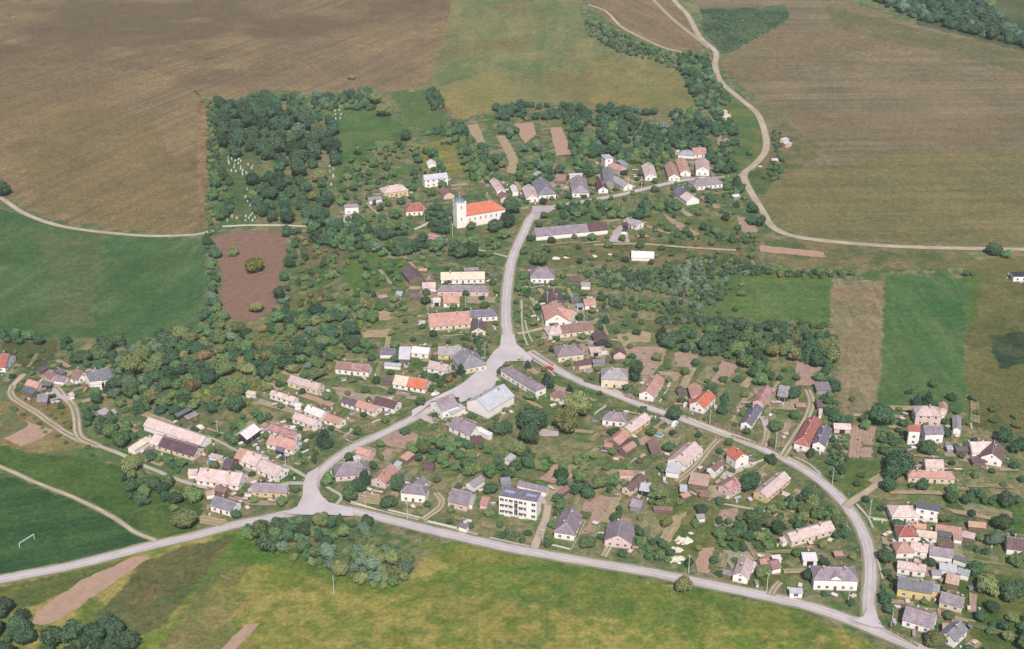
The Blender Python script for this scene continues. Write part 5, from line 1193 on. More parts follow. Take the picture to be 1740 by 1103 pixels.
cluster(P("1225,190 1250,200 1262,240 1245,262 1225,250"), [D, Mi], "on the slope inside the track bend", Rr=(1.6,3), seed=17, f=1.0)
cluster(P("1188,258 1240,250 1250,290 1215,300 1205,285"), [D, D, Mi], "right of the eastern house group", Rr=(3,4.4), seed=18)
cluster(P("1205,312 1262,302 1290,345 1300,380 1270,372 1230,350 1200,345"), [D, Mi], "below the dirt track fork", Rr=(2.4,4), seed=19, f=.72)
cluster(P("1310,218 1330,222 1330,300 1295,300 1320,260"), [D, Mi, Ru], "around the huts right of the track", Rr=(1.2,2.4), seed=20, kind='bush', noun='bush', f=.9)
cluster(P("940,345 1000,335 1060,342 1130,330 1160,345 1140,362 1080,366 1000,366 955,372"), [D, Mi, Ol], "on the bank between road and long barn", Rr=(2.6,4.2), seed=21)
cluster(P("520,372 590,380 640,365 680,378 700,392 760,412 830,402 850,412 838,430 760,432 700,425 660,430 600,425 520,400"), [D, Mi, Gr], "on the wooded bank below the church", Rr=(2.6,4.4), seed=22, f=.72)
cluster(P("735,345 762,355 762,392 735,388 720,360"), [D, D], "tight beside the church tower foot", Rr=(2.8,4), seed=23)
cluster(P("660,385 690,380 760,300 740,330 700,300 640,300 600,330 590,370 612,385"), [D, Mi, Ol], "in the grounds around the chapel", Rr=(2.4,3.8), seed=24, f=1.6)
cluster(P("588,260 640,240 700,245 745,262 760,290 720,290 690,310 640,300 600,330 580,345 575,300"), [D, Mi, Ol], "in the orchard behind the yellow house", Rr=(2.6,4), seed=25, f=1.3)
cluster(P("720,225 765,205 790,200 795,215 770,240 735,240"), [D, Mi], "along the upper garden boundary", Rr=(2,3.2), seed=26)
cluster(P("725,152 745,152 752,178 735,182"), [D, Gr], "at corner of the olive field", Rr=(2.6,3.8), seed=27)
cluster(P("485,385 508,388 502,450 492,520 462,562 432,572 470,520 488,440"), [D, D, Gr], "in the row right of red-brown plot", Rr=(2.8,4.2), seed=28)
cluster(P("348,395 372,402 366,450 376,520 384,548 345,560 352,480"), [D, Gr, Mi], "in the row left of red-brown plot", Rr=(2.8,4.4), seed=29)
cluster(P("190,592 262,570 330,556 378,546 440,556 468,528 500,520 560,512 625,512 640,535 612,545 608,570 628,588 560,608 545,640 470,650 430,640 405,690 330,700 255,690 215,700 180,655"),
        [DP, D, Mi, Mi, Mi, Ol, Ol, Gr, Ru], "in the broad wooded belt above the farms", Rr=(3.0,5.2), seed=30, f=.62, hf=1.5)
cluster(P("190,592 262,570 330,556 440,556 500,520 625,512 640,535 608,570 545,640 470,650 405,690 255,690 180,655"), [Mi, Ol, ('bright',3,'yellow-green')], "under the broad wooded belt", Rr=(1.2,2.4), seed=130, kind='bush', noun='bush', f=1.1)
cluster(P("98,572 190,575 235,580 228,600 190,618 150,622 112,600"), [D, D, Mi], "behind the western hamlet", Rr=(3,4.8), seed=31)
cluster(P("0,560 80,566 80,578 0,578"), [D, Mi], "in the row at the foot of green meadow", Rr=(2.4,3.6), seed=32)
cluster(P("138,688 175,690 205,712 245,745 235,765 190,765 150,735 140,712"), [D, Mi, Mi], "in the thicket right of hamlet lane", Rr=(2.8,4.2), seed=33)
cluster(P("150,650 165,640 178,680 205,690 175,700 145,680"), [D, Mi], "below the white flat annex", Rr=(2.4,3.8), seed=34)
cluster(P("200,775 240,795 290,820 330,840 340,860 300,862 270,850 220,850 205,820"), [D, Mi, Ol], "on the slope below the curved lane", Rr=(2.6,4.4), seed=35, f=.72)
cluster(P("235,745 262,752 330,800 322,808 262,790 238,772"), [D, Mi], "between the maroon farmhouse and lane", Rr=(2.2,3.4), seed=36, f=.8)
cluster(P("408,888 440,880 520,878 625,884 630,905 600,915 560,910 555,940 520,950 470,938 420,915"), [D, Mi, Ol, Gr, ('rust', .3, 'brownish')], "in the thicket below the road fork", Rr=(2.6,4.2), seed=37, gaps=None, f=.72)
cluster(P("545,915 600,925 640,910 685,935 705,962 680,990 620,988 560,965 520,948"), [Ol, Gr, Mi, Ol, Gr], "in the scrub mound below lower road", Rr=(2.4,4.2), seed=38, gaps=None, f=.62)
cluster(P("-20,1030 55,1045 62,1078 110,1082 140,1065 200,1062 232,1095 240,1130 -20,1130"), [DP, DP, D, Gr], "in the dark wood at bottom left", Rr=(3.6,5.4), seed=39, gaps=None, f=.72)
cluster(P("1120,565 1200,562 1250,552 1300,552 1350,558 1420,568 1426,605 1400,630 1340,600 1300,620 1330,640 1290,650 1262,610 1200,596 1130,590"), [D, D, Mi, Ol], "in the tree belt above the gardens", Rr=(3,4.6), seed=40, gaps=None, f=.72)
cluster(P("1390,640 1420,610 1425,700 1412,708 1402,670"), [D, Mi], "in the hedge left of tan strip", Rr=(2,3.2), seed=41)
cluster(P("1395,655 1418,680 1440,708 1482,712 1478,722 1440,720 1410,718"), [D, Mi], "below the foot of tan strip", Rr=(1.8,2.8), seed=42)
cluster(P("990,455 1060,452 1150,452 1232,462 1238,490 1210,510 1180,500 1100,488 1010,480"), [('grey', 4, 'grey-green'), Mi, D], "in the scrub on the central meadow", Rr=(1.6,3.2), seed=43, kind='bush', noun='bush', f=.62)
cluster(P("1020,500 1110,505 1200,512 1185,530 1100,522 1020,515"), [Gr, D, Mi], "in the scrub line on central meadow", Rr=(1.5,2.8), seed=44, kind='bush', noun='bush', f=.7)
cluster(P("1115,535 1200,532 1300,540 1410,545 1400,552 1300,549 1180,545 1115,545"), [Gr, D], "along the ditch below the green field", Rr=(1.5,2.6), seed=45, kind='bush', noun='bush')
cluster(P("1170,430 1250,436 1300,452 1400,458 1460,460 1400,466 1240,460 1170,450"), [Gr, D, Ol], "on the bank above the green field", Rr=(1.3,2.4), seed=46, kind='bush', noun='bush', f=.75)
cluster(P("1640,452 1665,452 1650,462 1640,462"), [D], "at corner of the dark green field", Rr=(2,3), seed=47)
cluster(P("1180,372 1290,395 1285,410 1190,402 1110,395 1115,375"), [D, Mi, Ru], "in gardens right of the long barn", Rr=(1.4,2.8), seed=48, f=1.1)
cluster(P("600,430 640,425 680,445 700,470 690,500 640,520 600,520 585,480"), [D, Mi, Ol], "on meadow left of the ruined barn", Rr=(1.8,3.6), seed=49, f=1.7)
cluster(P("505,400 600,395 605,440 560,470 560,510 510,520 505,450"), [D, Ol, Ru, Mi], "on rough ground below the cemetery", Rr=(1.6,3.2), seed=50, kind='bush', noun='bush', f=1.3)
cluster(P("600,500 690,500 700,520 610,530 600,600 640,590 730,590 720,580 600,585"), [D, Mi], "in gardens left of salmon farmhouse", Rr=(1.8,3), seed=51, f=1.0)
cluster(P("695,752 760,735 815,752 850,770 880,745 920,760 930,790 880,790 860,810 800,800 760,790 700,780"), [D, Mi, Mi, Ol], "in gardens behind the lilac-brown building", Rr=(2.4,3.8), seed=52, f=.68)
cluster(P("840,722 880,700 905,722 880,752 850,760"), [D, D], "among dark trees right of metal-roofed hall", Rr=(3,4.4), seed=53)
cluster(P("930,780 985,765 1050,780 1100,790 1080,815 1040,830 1000,840 960,830 950,800"), [Mi, D, Ol], "in gardens below the lawn", Rr=(2.2,3.6), seed=54, f=.85)
cluster(P("1090,835 1150,830 1160,850 1120,880 1090,870"), [Mi, Ol], "beside the lilac allotment shed", Rr=(2,3.2), seed=55, f=.95)
cluster(P("1300,862 1360,828 1440,870 1462,915 1420,905 1400,890 1330,900 1250,920 1240,900 1280,870"), [D, Mi, Ol], "around the long house inside road bend", Rr=(2.2,3.8), seed=56, f=.75)
cluster(P("1220,870 1290,880 1320,930 1290,945 1240,940 1210,910"), [D, Mi], "in gardens left of very long pink house", Rr=(1.6,3), seed=57, f=.9)
cluster(P("1500,790 1530,770 1545,790 1590,830 1700,835 1740,850 1740,862 1690,848 1600,850 1540,858 1505,840"), [D, D, Mi], "in the strip above the eastern row", Rr=(2.4,4), seed=58, f=.75)
cluster(P("1695,735 1740,720 1760,760 1700,762"), [D, D], "behind the big white gable house", Rr=(3.2,4.6), seed=59)
cluster(P("1605,700 1618,690 1618,740 1608,740"), [D], "between white villas and narrow barn", Rr=(2,3), seed=60)
cluster(P("1655,905 1740,890 1760,985 1720,1010 1680,1000 1650,960"), [D, Mi, Ol], "in gardens behind the eastern row", Rr=(2.2,4), seed=61, f=.9)
cluster(P("1640,1030 1740,1010 1760,1110 1650,1110"), [D, Mi, Ol], "in the bottom right gardens", Rr=(1.8,3.4), seed=62, f=1.15)
cluster(P("1485,865 1515,880 1518,960 1520,1040 1500,1040 1492,960 1485,900"), [D, Mi], "between right road and eastern row", Rr=(1.5,2.8), seed=63, f=.95)
cluster(P("1500,705 1540,715 1540,760 1500,765 1495,735"), [D, Mi], "left of the white tower-like house", Rr=(1.8,3.2), seed=64, f=1.0)
cluster(P("1415,735 1442,740 1438,800 1420,810 1405,775"), [D, Mi], "between blue-shade house and ploughed square", Rr=(1.3,2.4), seed=65, kind='bush', noun='bush', f=.9)
cluster(P("1230,640 1262,640 1240,690 1225,700"), [D, Mi], "in the garden strip right of orange house", Rr=(1.6,2.8), seed=66)
cluster(P("1195,640 1215,645 1225,660 1200,665"), [D], "behind the bright orange house", Rr=(2,3), seed=67)
cluster(P("1040,640 1075,600 1080,625 1065,660 1050,665"), [D, Mi], "beside the cream-walled villa", Rr=(1.8,3), seed=68)
cluster(P("430,770 470,760 500,720 520,700 540,735 560,745 545,775 500,790"), [Mi, D], "in gardens near the tall spruce", Rr=(1.2,2.4), seed=69, kind='bush', noun='bush', f=1.1)
cluster(P("365,735 430,690 460,700 430,730 420,760 380,750"), [D, Mi], "around the white metal-roofed barn", Rr=(1.8,3), seed=70, f=.95)
cluster(P("840,880 900,890 905,920 850,915"), [D, Mi], "on the lawn before the apartment block", Rr=(1.3,2.2), seed=71, kind='bush', noun='bush', f=1.1)
cluster(P("925,850 945,830 965,870 945,900 930,880"), [D, Mi, Ol], "between apartment lane and hipped house", Rr=(1.8,3), seed=72, f=.85)
cluster(P("1030,880 1050,850 1060,870 1035,900 1020,910"), [D], "along the right side of ploughed plot", Rr=(1.6,2.6), seed=73)
cluster(P("1080,890 1140,920 1140,950 1090,945 1085,925"), [D, Mi], "right of the pink-gabled chalet", Rr=(1.6,2.8), seed=74, f=.9)
cluster(P("880,460 900,470 905,500 885,500 878,480"), [D, Mi], "at garden corner beside main road", Rr=(1.6,2.6), seed=75, f=1.0)
cluster(P("1060,640 1100,655 1110,680 1080,680"), [Mi], "before the white gabled street house", Rr=(1,1.8), seed=76, kind='bush', noun='bush', f=1.1)
cluster(P("780,560 830,560 838,600 800,600"), [D, Mi], "between two farms at the junction", Rr=(1.2,2.2), seed=77, kind='bush', noun='bush', f=1)
cluster(P("735,605 800,620 790,640 740,660 700,660"), [D, Mi, Ru], "in the roadside gardens above square", Rr=(1.2,2.4), seed=78, kind='bush', noun='bush', f=1)
cluster(P("330,150 360,172 352,200 345,390 360,395 372,380 362,300 360,200"), [Mi, Ol], "along the field edge beside cemetery", Rr=(1.0,2), seed=79, kind='bush', noun='bush', f=.8)
# general garden scatter, described by the nearest building
VIL = P("480,400 600,380 760,400 880,330 1000,290 1200,260 1290,400 1240,560 1420,640 1500,720 1560,640 1740,700 1740,1103 1640,1103 1540,1080 1480,1030 1300,990 1000,935 760,890 600,860 540,850 380,860 230,790 240,700 430,640 600,560 620,430")
cluster(VIL, [D, Mi, Mi, Ol], None, Rr=(1.5,3.2), seed=90, f=2.2, kind='fruit_tree', noun='fruit tree', hf=1.6)
cluster(VIL, [('mid', 4, 'leafy green'), ('dark', 1, 'dark green'), ('olive', 2, 'olive-tinted'), ('grey', 2, 'grey-green'), ('bright', 2, 'yellow-green')], None, Rr=(.5,1.6), seed=91, f=2.5, kind='bush', noun='bush', hf=1.3)
cluster(P("0,590 120,590 190,640 215,700 160,770 60,720 20,690"), [Mi, D], None, Rr=(1.0,2.2), seed=92, f=1.8, kind='bush', noun='bush', hf=1.3)
# nearest-building wording
HB = [h for h in HOUSES if h['label'] != '_t' and h['kind'] in ('house', 'hall', 'church', 'chapel', 'barn', 'apartment_block', 'kiosk', 'garage')]
HBC = np.array([h['c'] for h in HB])
def near_ref(x, y):
    i = int(np.argmin(np.hypot(HBC[:, 0]-x, HBC[:, 1]-y))); h = HB[i]; dx, dy = x-h['c'][0], y-h['c'][1]
    s = ('right of' if dx > 0 else 'left of') if abs(dx) > abs(dy)*.9 else ('behind' if dy > 0 else 'in front of')
    return s, h['label'], math.hypot(dx, dy)
def short(lab, n):
    w_ = lab.split(); 
    return ' '.join(w_[:n])
def auto_label(adj, noun, x, y):
    s, l, d = near_ref(x, y); return f"{adj} {noun} {s} the {l}"
for p in PLANTS:
    if p['label'] is None:
        s, l, d = near_ref(p['x'], p['y']); far = '' if d < 22 else 'well '
        sz = 'small ' if p['R'] < (1.0 if p['kind'] == 'bush' else 2.1) else ('large ' if p['R'] > (1.4 if p['kind'] == 'bush' else 2.8) else '')
        p['label'] = clip16(f"{sz}{p['adj']} {p['noun']} {far}{s} the {l}"); p['group'] = clip16(f"garden {p['noun']}s {s} {l}")
    p['Z'] = p['y']*CP+CAMH*SP; p['px'], p['py'] = project(p['x'], p['y'], p['H']*.5)
    p['vis'] = -60 < p['px'] < IW+60 and -60 < p['py'] < IH+60
byk = {}
for p in PLANTS: byk.setdefault(p['kind'], []).append(p)
STAT = {}
for kind, L_ in byk.items():
    L_ = [p for p in L_ if p['vis']]; L_.sort(key=lambda p: -(p['R']**2)/p['Z']**2); STAT[kind] = len(L_)
    cap = 300
    for i, p in enumerate(L_[:cap]):
        lab = p['label']; rz = RNG.random()*6.28; z = float(height(p['x'], p['y'])); me = cmesh(p['shape'], p['leaf'], i)
        hs = p['H']/(2.6 if p['shape'] in ('cone', 'tall') else 2.0)
        if kind == 'bush':
            o = link(kind, me); o.location = (p['x'], p['y'], z-p['H']*.12); o.scale = (p['R']*RNG.uniform(.9, 1.5), p['R']*RNG.uniform(.65, 1.1), hs*RNG.uniform(.7, 1.1))
        else:
            o = bpy.data.objects.new(kind, None); COL.objects.link(o); o.empty_display_size = .5; o.location = (p['x'], p['y'], z)
            c = link("crown", me, o); c.scale = (p['R'], p['R']*RNG.uniform(.88, 1.12), hs); c.location = (0, 0, p['H']*.02)
            t_ = link("trunk", TR, o); t_.scale = (p['R']*.9, p['R']*.9, p['H']*.5)
        o.rotation_euler = (0, 0, rz)
        tag(o, lab, dict(broadleaf_tree='tree', fruit_tree='fruit tree', bush='bush', conifer_tree='conifer')[kind], p['group'])
    rest = L_[cap:]
    if rest:
        bl = {}
        for p in rest: bl.setdefault(p['leaf'], []).append(p)
        VV = []; LI = []; ST = []; TO = []; MI = []; nv = 0; nl = 0; mats = []
        for mi, (leaf, ps) in enumerate(bl.items()):
            mats.append(LEAF[leaf])
            for i, p in enumerate(ps):
                Q, tone, cv, cf = SHAPES['bush'][i % 3] if kind == 'bush' else SHAPES['loose'][i % 3]
                a = RNG.random()*6.28; ca, sa = math.cos(a), math.sin(a); V = np.concatenate([Q.reshape(-1, 3), cv])
                R = p['R']; V = np.stack([(V[:, 0]*ca-V[:, 1]*sa)*R+p['x'], (V[:, 0]*sa+V[:, 1]*ca)*R+p['y'], V[:, 2]*p['H']/2.0+float(height(p['x'], p['y']))-(.2 if kind == 'bush' else 0)], 1)
                nq = len(Q); VV.append(V); LI.append(np.arange(nq*4)+nv); LI.append((cf+nq*4+nv).ravel()); ST.append(nl+np.arange(nq)*4); nl += nq*4; ST.append(nl+np.arange(len(cf))*3); nl += len(cf)*3
                tv = RNG.uniform(-.35, .35); TO.append(np.repeat(tone, 4)+tv); TO.append(np.full(len(cv), .2+tv)); MI.append(np.full(nq+len(cf), mi)); nv += len(V)
        V = np.concatenate(VV); me = bpy.data.meshes.new(kind+"_mass"); me.vertices.add(len(V)); me.vertices.foreach_set('co', V.astype(np.float32).ravel())
        li = np.concatenate(LI).astype(np.int32); me.loops.add(len(li)); me.loops.foreach_set('vertex_index', li); st = np.concatenate(ST).astype(np.int32); me.polygons.add(len(st)); me.polygons.foreach_set('loop_start', st)
        for m_ in mats: me.materials.append(m_)
        me.polygons.foreach_set('material_index', np.concatenate(MI).astype(np.int32))
        me.attributes.new("tone", 'FLOAT', 'POINT').data.foreach_set('value', np.concatenate(TO).astype(np.float32)); me.update(); me.validate()
        nm = dict(broadleaf_tree='woodland', bush='undergrowth', fruit_tree='orchard_trees', conifer_tree='conifers')[kind]
        tag(link(nm, me), dict(broadleaf_tree="smaller far trees filling the woods and orchards", bush="smaller shrubs scattered through gardens and hedges", fruit_tree="smallest fruit trees scattered in far gardens", conifer_tree="small far conifers")[kind], 'vegetation', None, 'stuff')
# ------------------------------------------------------------------ poles, fences, vehicles, graves and other small things
def at(t, x, y, z=0):
    px, py = TP(t, x, y); return unproj(px, py, z)
def put_root(kind, p, rz, label, cat, group=None):
    o = bpy.data.objects.new(kind, None); COL.objects.link(o); o.empty_display_size = .3; o.location = (p[0], p[1], float(height(p[0], p[1]))); o.rotation_euler = (0, 0, rz)
    return tag(o, label, cat, group)
b = MB(); b.tube((0,0,-.5), (0,0,8.8), .17, .10, 8); PM = b.mesh("post", [M_CONC])
b = MB(); b.box(0,0,8.4,1.9,.14,.14); 
for q in (-.8, 0, .8): b.tube((q,0,8.45), (q,0,8.75), .07, .05, 6)
AM = b.mesh("crossarm", [M_STEEL])
POLES = [('H',845,835,"street pole below the bright orange house"),('V',595,960,"pole beside the salmon cottage trees"),('V',1395,1090,"pole in front of the big lilac villa"),('W',985,720,"pole above the olive roadside tree"),
 ('N',472,720,"pole on verge before salmon-roofed pink house"),('N',885,825,"pole before the tall cream-white house"),('O',592,980,"pole left of white house with hipped roof"),('S',215,400,"pole at lane branch near road bend"),('U',430,890,"pole at the bottom junction"),
 ('F',1648,215,"pole at north edge of square"),('A',992,840,"pole on chapel lawn"),('A',1270,1000,"pole below church tower"),('B',1565,520,"pole on upper road by lone pink gable"),('Q',1240,1070,"pole beside road bend lawn"),('G',405,225,"thin pole on the square by hall"),
 ('L',1078,430,"pole at farm lane corner"),('L',410,130,"pole in gardens above farms"),('D',1300,990,"pole above square junction"),('0',568,1010,"lone pole standing in the lower meadow"),('0',791,527,"pole at main road by orange-pink house"),('0',930,520,"pole right of main road garden"),
 ('C',1240,870,"pole on upper road near white gables"),('H',1495,1060,"pole at driveway of slate-blue house"),('K',1195,230,"pole across street from orange house")]
seen = set()
for i, (t, x, y, l) in enumerate(POLES):
    if i == 17 or i == 21 or i == 23: continue
    p = at(t, x, y); r_ = put_root("utility_pole", p, RNG.random()*3.1, "pale concrete utility "+l, "utility pole", "utility poles through the village")
    link("post", PM, r_); link("crossarm", AM, r_)
# fences
def fence(name, t, pts, label, h=1.3, col=None, cat='fence'):
    W = [at(t, pts[i], pts[i+1]) for i in range(0, len(pts), 2)]; o = put_root(name, W[0], 0, label, cat, None)
    x0, y0 = W[0][:2]; bp = MB(); br = MB()
    for a, c in zip(W, W[1:]):
        d = np.array(c[:2])-np.array(a[:2]); L = np.linalg.norm(d); ang = math.atan2(d[1], d[0]); n = max(1, int(L/2.4))
        for i in range(n+1): q = a[:2]+d*i/n; bp.box(q[0]-x0, q[1]-y0, h/2-.1, .16, .16, h+.3)
        ca, sa = math.cos(ang), math.sin(ang); m = (np.array(a[:2])+np.array(c[:2]))/2
        for z, hh in ((h*.5, h*.72),):
            vs, fs = box_vf(0, 0, z+.02, L, .05, hh); br.add([(v[0]*ca-v[1]*sa+m[0]-x0, v[0]*sa+v[1]*ca+m[1]-y0, v[2]) for v in vs], fs)
    bp.obj("post", [M_CONC], o); br.obj("panel", [col or M_WOOD], o)
M_FW = plain("fence_pale", (206,198,180)); M_FG = plain("fence_mesh_green", (112,122,104))
fence("fence", 'K', (60,145,170,70), "white garden wall left of lilac hip-roofed house", 1.6, M_FW, 'wall')
fence("fence", 'N', (330,660,560,735), "pale low fence before salmon-roofed pink house", 1.1, M_FW)
fence("fence", 'N', (700,745,1010,820), "pale low fence before the tall cream-white house", 1.1, M_FW)
fence("fence", 'N', (1090,855,1370,920), "pale low fence before the pinkish house", 1.1, M_FW)
fence("fence", 'O', (620,955,860,1015), "low fence before white house with hipped roof", 1.1, M_FW)
fence("fence", 'O', (870,1020,940,900,1010,745), "wall along right side of hipped-roof house", 1.2, M_FW, 'wall')
fence("fence", 'A', (895,935,1085,845), "white wall below the small chapel", 1.4, M_FW, 'wall')
fence("fence", 'H', (0,545,330,660,420,690), "brown street fence before white gabled salmon house", 1.2)
fence("fence", 'H', (600,755,860,815,1130,930), "brown street fence right of dark round tree", 1.2)
fence("fence", 'Q', (240,590,520,680), "street fence before the slate-blue roofed house", 1.2)
fence("fence", 'Q', (590,700,720,765), "street fence left of curved farm lane", 1.2)
fence("fence", 'K', (940,165,1350,330), "pale street fence on the far road side", 1.0, M_FW)
fence("fence", 'X', (1070,830,1160,765), "pale fence corner in garden below orange tiles", 1.0, M_FW)
fence("fence", 'X', (1350,690,1500,640), "pale front fence of the purple-red roofed house", 1.0, M_FW)
fence("fence", 'L', (1120,370,1200,410,1320,330), "broken pale wall at garden above fork", .9, M_FW, 'wall')
fence("fence", 'L', (300,640,520,700), "plank fence behind the slate-grey roofed house", 1.2)
fence("fence", 'E', (20,470,120,455), "short white gate wall below northern lilac house", 1.2, M_FW, 'wall')
fence("fence", 'G', (480,110,700,250), "street fence from square to cream-walled house", 1.2)
fence("fence", 'G', (1290,480,1370,520), "short white wall before cream-walled villa", 1.2, M_FW, 'wall')
fence("fence", 'V', (1290,190,1420,355), "pale fence above very long pink house", 1.0, M_FW)
fence("fence", 'U', (300,860,560,1010,700,1090), "brown fence along the bottom junction road", 1.3)
fence("fence", 'D', (640,260,720,245,840,245), "tan plank fence left of cream-roofed farmhouse", 1.2)
fence("fence", 'R', (930,925,1130,925,1140,970), "cream yard wall right of low salmon house", 1.4, M_FW, 'wall')
fence("fence", 'K', (1500,680,1720,600), "pinkish yard wall below the orange villa", 1.3, M_FW, 'wall')
fence("fence", 'B', (1180,960,1220,955,1240,890), "red-brown fence at end of long barn", 1.2)
fence("fence", '0', (378,386,420,384,478,384,520,386), "pale stone wall along south cemetery edge", 1.1, M_FW, 'wall')
fence("fence", 'S', (250,430,390,440), "pale path fence left of eastern row", 1.0, M_FW)
# vehicles
def car(t, x, y, rz, mat, label, kind='parked_car', cat='car', L=4.2, van=False):
    r_ = put_root(kind, at(t, x, y), rz, label, cat); W = 1.75; b = MB(); h = 1.0 if not van else 1.1
    prof = [(-L/2,.35),(-L/2,.85),(-L/2+.15,.95),(-L*.36,1.0),(-L*.24,1.42),(L*.16,1.45),(L*.30,.98),(L/2-.1,.88),(L/2,.7),(L/2,.35)] if not van else [(-L/2,.35),(-L/2,1.9),(-L/2+.1,2.0),(L*.28,2.0),(L*.40,1.2),(L/2,1.0),(L/2,.35)]
    n = len(prof); vs = [(x_, s*W/2*(1 if z_ < 1.05 else .86), z_) for s in (-1, 1) for x_, z_ in prof]
    b.add(vs, [tuple(range(n)), tuple(range(2*n-1, n-1, -1))]+[(i, i+n, (i+1) % n+n, (i+1) % n) for i in range(n)]); b.obj("body", [mat], r_)
    b = MB(); z0, z1 = (1.04, 1.38) if not van else (1.3, 1.8)
    for s in (-1, 1): b.box(-.1*L*.3, s*(W/2*.90), (z0+z1)/2, L*.36, .06, (z1-z0)*.85)
    b.obj("side_glass", [M_GLASS], r_)
    b = MB(); xw = L*.235 if not van else L*.35; b.add([(xw-.25,-W*.38,z1),(xw-.25,W*.38,z1),(xw+.12,W*.40,z0),(xw+.12,-W*.40,z0)], [(0,3,2,1)]); b.obj("windscreen", [M_GLASS], r_)
    for sx in (-1, 1):
        for sy in (-1, 1):
            b = MB(); b.tube((sx*L*.31, sy*(W/2-.12), .33), (sx*L*.31, sy*(W/2+.04), .33), .33, .33, 12); b.obj("wheel", [M_TYRE], r_)
car('G', 662, 275, rad(-40), M_RED, "small red car parked at kerb near dark conifer")
car('K', 850, 250, rad(60), M_WHITECAR, "white van parked under the street tree", 'parked_van', 'van', 4.8, True)
car('B', 1395, 975, rad(10), M_WHITECAR, "white car in the long-barn yard")
car('Y', 230, 415, rad(35), M_WHITECAR, "white car parked on verge beside the square")
car('L', 1380, 560, rad(70), M_STEEL, "silver car waiting at the road fork") if False else None
b = MB(); b.box(0,0,1.2,6.2,2.3,1.1,0); r_ = put_root("farm_trailer", at('B', 1570, 1005), rad(4), "orange farm trailer on grass by long barn", "trailer"); b.obj("body", [M_ORANGE], r_)
for sx in (-1.6, 1.6):
    for sy in (-1.1, 1.1): b = MB(); b.tube((sx,sy-.12,.45), (sx,sy+.12,.45), .45, .45, 12); b.obj("wheel", [M_TYRE], r_)
b = MB(); b.box(3.9,0,.7,1.8,.16,.16); b.obj("drawbar", [M_STEEL], r_)
# football goal
p1 = at('0', 34, 931); p2 = at('0', 57, 917, 0); d = (p2-p1)[:2]; L = 7.3; ang = math.atan2(d[1], d[0]); g = put_root("football_goal", p1, ang, "white football goal on the dark green pitch", "goal")
for x_ in (0, L): b = MB(); b.tube((x_,0,-.1), (x_,0,2.44), .11, .11, 8); b.obj("upright", [M_WHITECAR], g)
b = MB(); b.tube((-.05,0,2.44), (L+.05,0,2.44), .11, .11, 8); b.obj("crossbar", [M_WHITECAR], g)
b = MB()
for i in range(13): b.tube((i*L/12,0,2.4), (i*L/12,1.8,0), .02, .02, 4)
for z_ in (.6, 1.2, 1.8): b.tube((0,1.8*(1-z_/2.4),z_), (L,1.8*(1-z_/2.4),z_), .02, .02, 4)
b.obj("net", [M_STEEL], g)
# graves
b = MB(); b.box(0,0,.12,1.1,2.1,.25); GM1 = b.mesh("grave_slab", [M_STONE]); b = MB(); b.box(0,.95,.5,.9,.2,.8); b.box(0,.95,.95,.6,.18,.14); GM2 = b.mesh("headstone", [M_STONE])
b = MB(); b.box(0,.95,.9,.16,.14,1.8); b.box(0,.95,1.35,.8,.12,.16); GM3 = b.mesh("cross", [M_STONE])
GP = [("in the tree gap at western cemetery edge", P("384,262 402,262 430,278 430,296 410,300 390,292"), 26), ("below the western cemetery grove", P("412,322 430,320 434,372 418,368"), 12), ("near the southern cemetery wall", P("374,366 400,362 470,374 560,372 560,378 380,378"), 12), ("on cemetery's eastern lawn strip", P("560,282 568,282 566,318 558,318"), 6), ("under northern cemetery trees", P("398,215 412,222 470,232 460,240 400,228"), 6), ("at the cemetery's northern clearing", P("568,186 584,188 580,214 560,206"), 6)]
rg = random.Random(5)
for l, poly, n in GP:
    pts = []; k = 0
    while len(pts) < n and k < 2000:
        k += 1; x = rg.uniform(min(q[0] for q in poly), max(q[0] for q in poly)); y = rg.uniform(min(q[1] for q in poly), max(q[1] for q in poly))
        if not pip1(x, y, poly): continue
        p = unproj(x, y)
        if all(math.hypot(p[0]-q[0], p[1]-q[1]) > 3.2 for q in pts): pts.append(p)
    for p in pts:
        cr = rg.random() < .12; r_ = put_root("grave", p, rg.uniform(-.15, .15)+.1, ("pale stone grave with cross " if cr else "pale stone grave with headstone ")+l, "grave", "graves "+l)
        a_ = link("grave_slab", GM1, r_); c_ = link("cross" if cr else "headstone", GM3 if cr else GM2, r_)
        s_ = rg.uniform(.75, 1.05); r_.scale = (s_, s_, s_)
# rubble heaps of pale stone
def rubble(t, x, y, R, h, label, mat=M_LIME, n=60, name="rubble_heap", cat="rubble"):
    r = np.random.default_rng(int(x+y)); b = MB()
    V = IV*np.array([R*.6, R*.45, h*.8])*(1+.15*(r.random((len(IV), 1))-.5)); b.add(V, [tuple(f) for f in IF])
    for i in range(n):
        a = r.random()*6.28; d = r.random()**.5; s = R*.13*(.4+r.random()); z = h*(1-d)*.95
        c = np.array([math.cos(a)*d*R*1.1, math.sin(a)*d*R*.85, z]); b.add(IV[:12]*np.array([1, .8, .6])*s*2+c+r.random((12, 3))*s*.5, [(0,11,5),(0,5,1),(0,1,7),(0,7,10),(0,10,11),(1,5,9),(5,11,4),(11,10,2),(10,7,6),(7,1,8),(3,9,4),(3,4,2),(3,2,6),(3,6,8),(3,8,9),(4,9,5),(2,4,11),(6,2,10),(8,6,7),(9,8,1)])
    o = b.obj(name, [mat]); p = at(t, x, y); o.location = (p[0], p[1], float(height(p[0], p[1]))-.1); tag(o, label, cat); return o
rubble('W', 930, 400, 3.2, 1.3, "largest pale stone heap in garden, topmost one"); rubble('W', 865, 490, 2.3, 1.0, "middle pale stone heap in garden")
rubble('W', 860, 590, 3.0, 1.0, "lowest pale stone heap nearest lower road"); rubble('W', 1010, 325, .9, .5, "tiny pale stone heap above the largest")
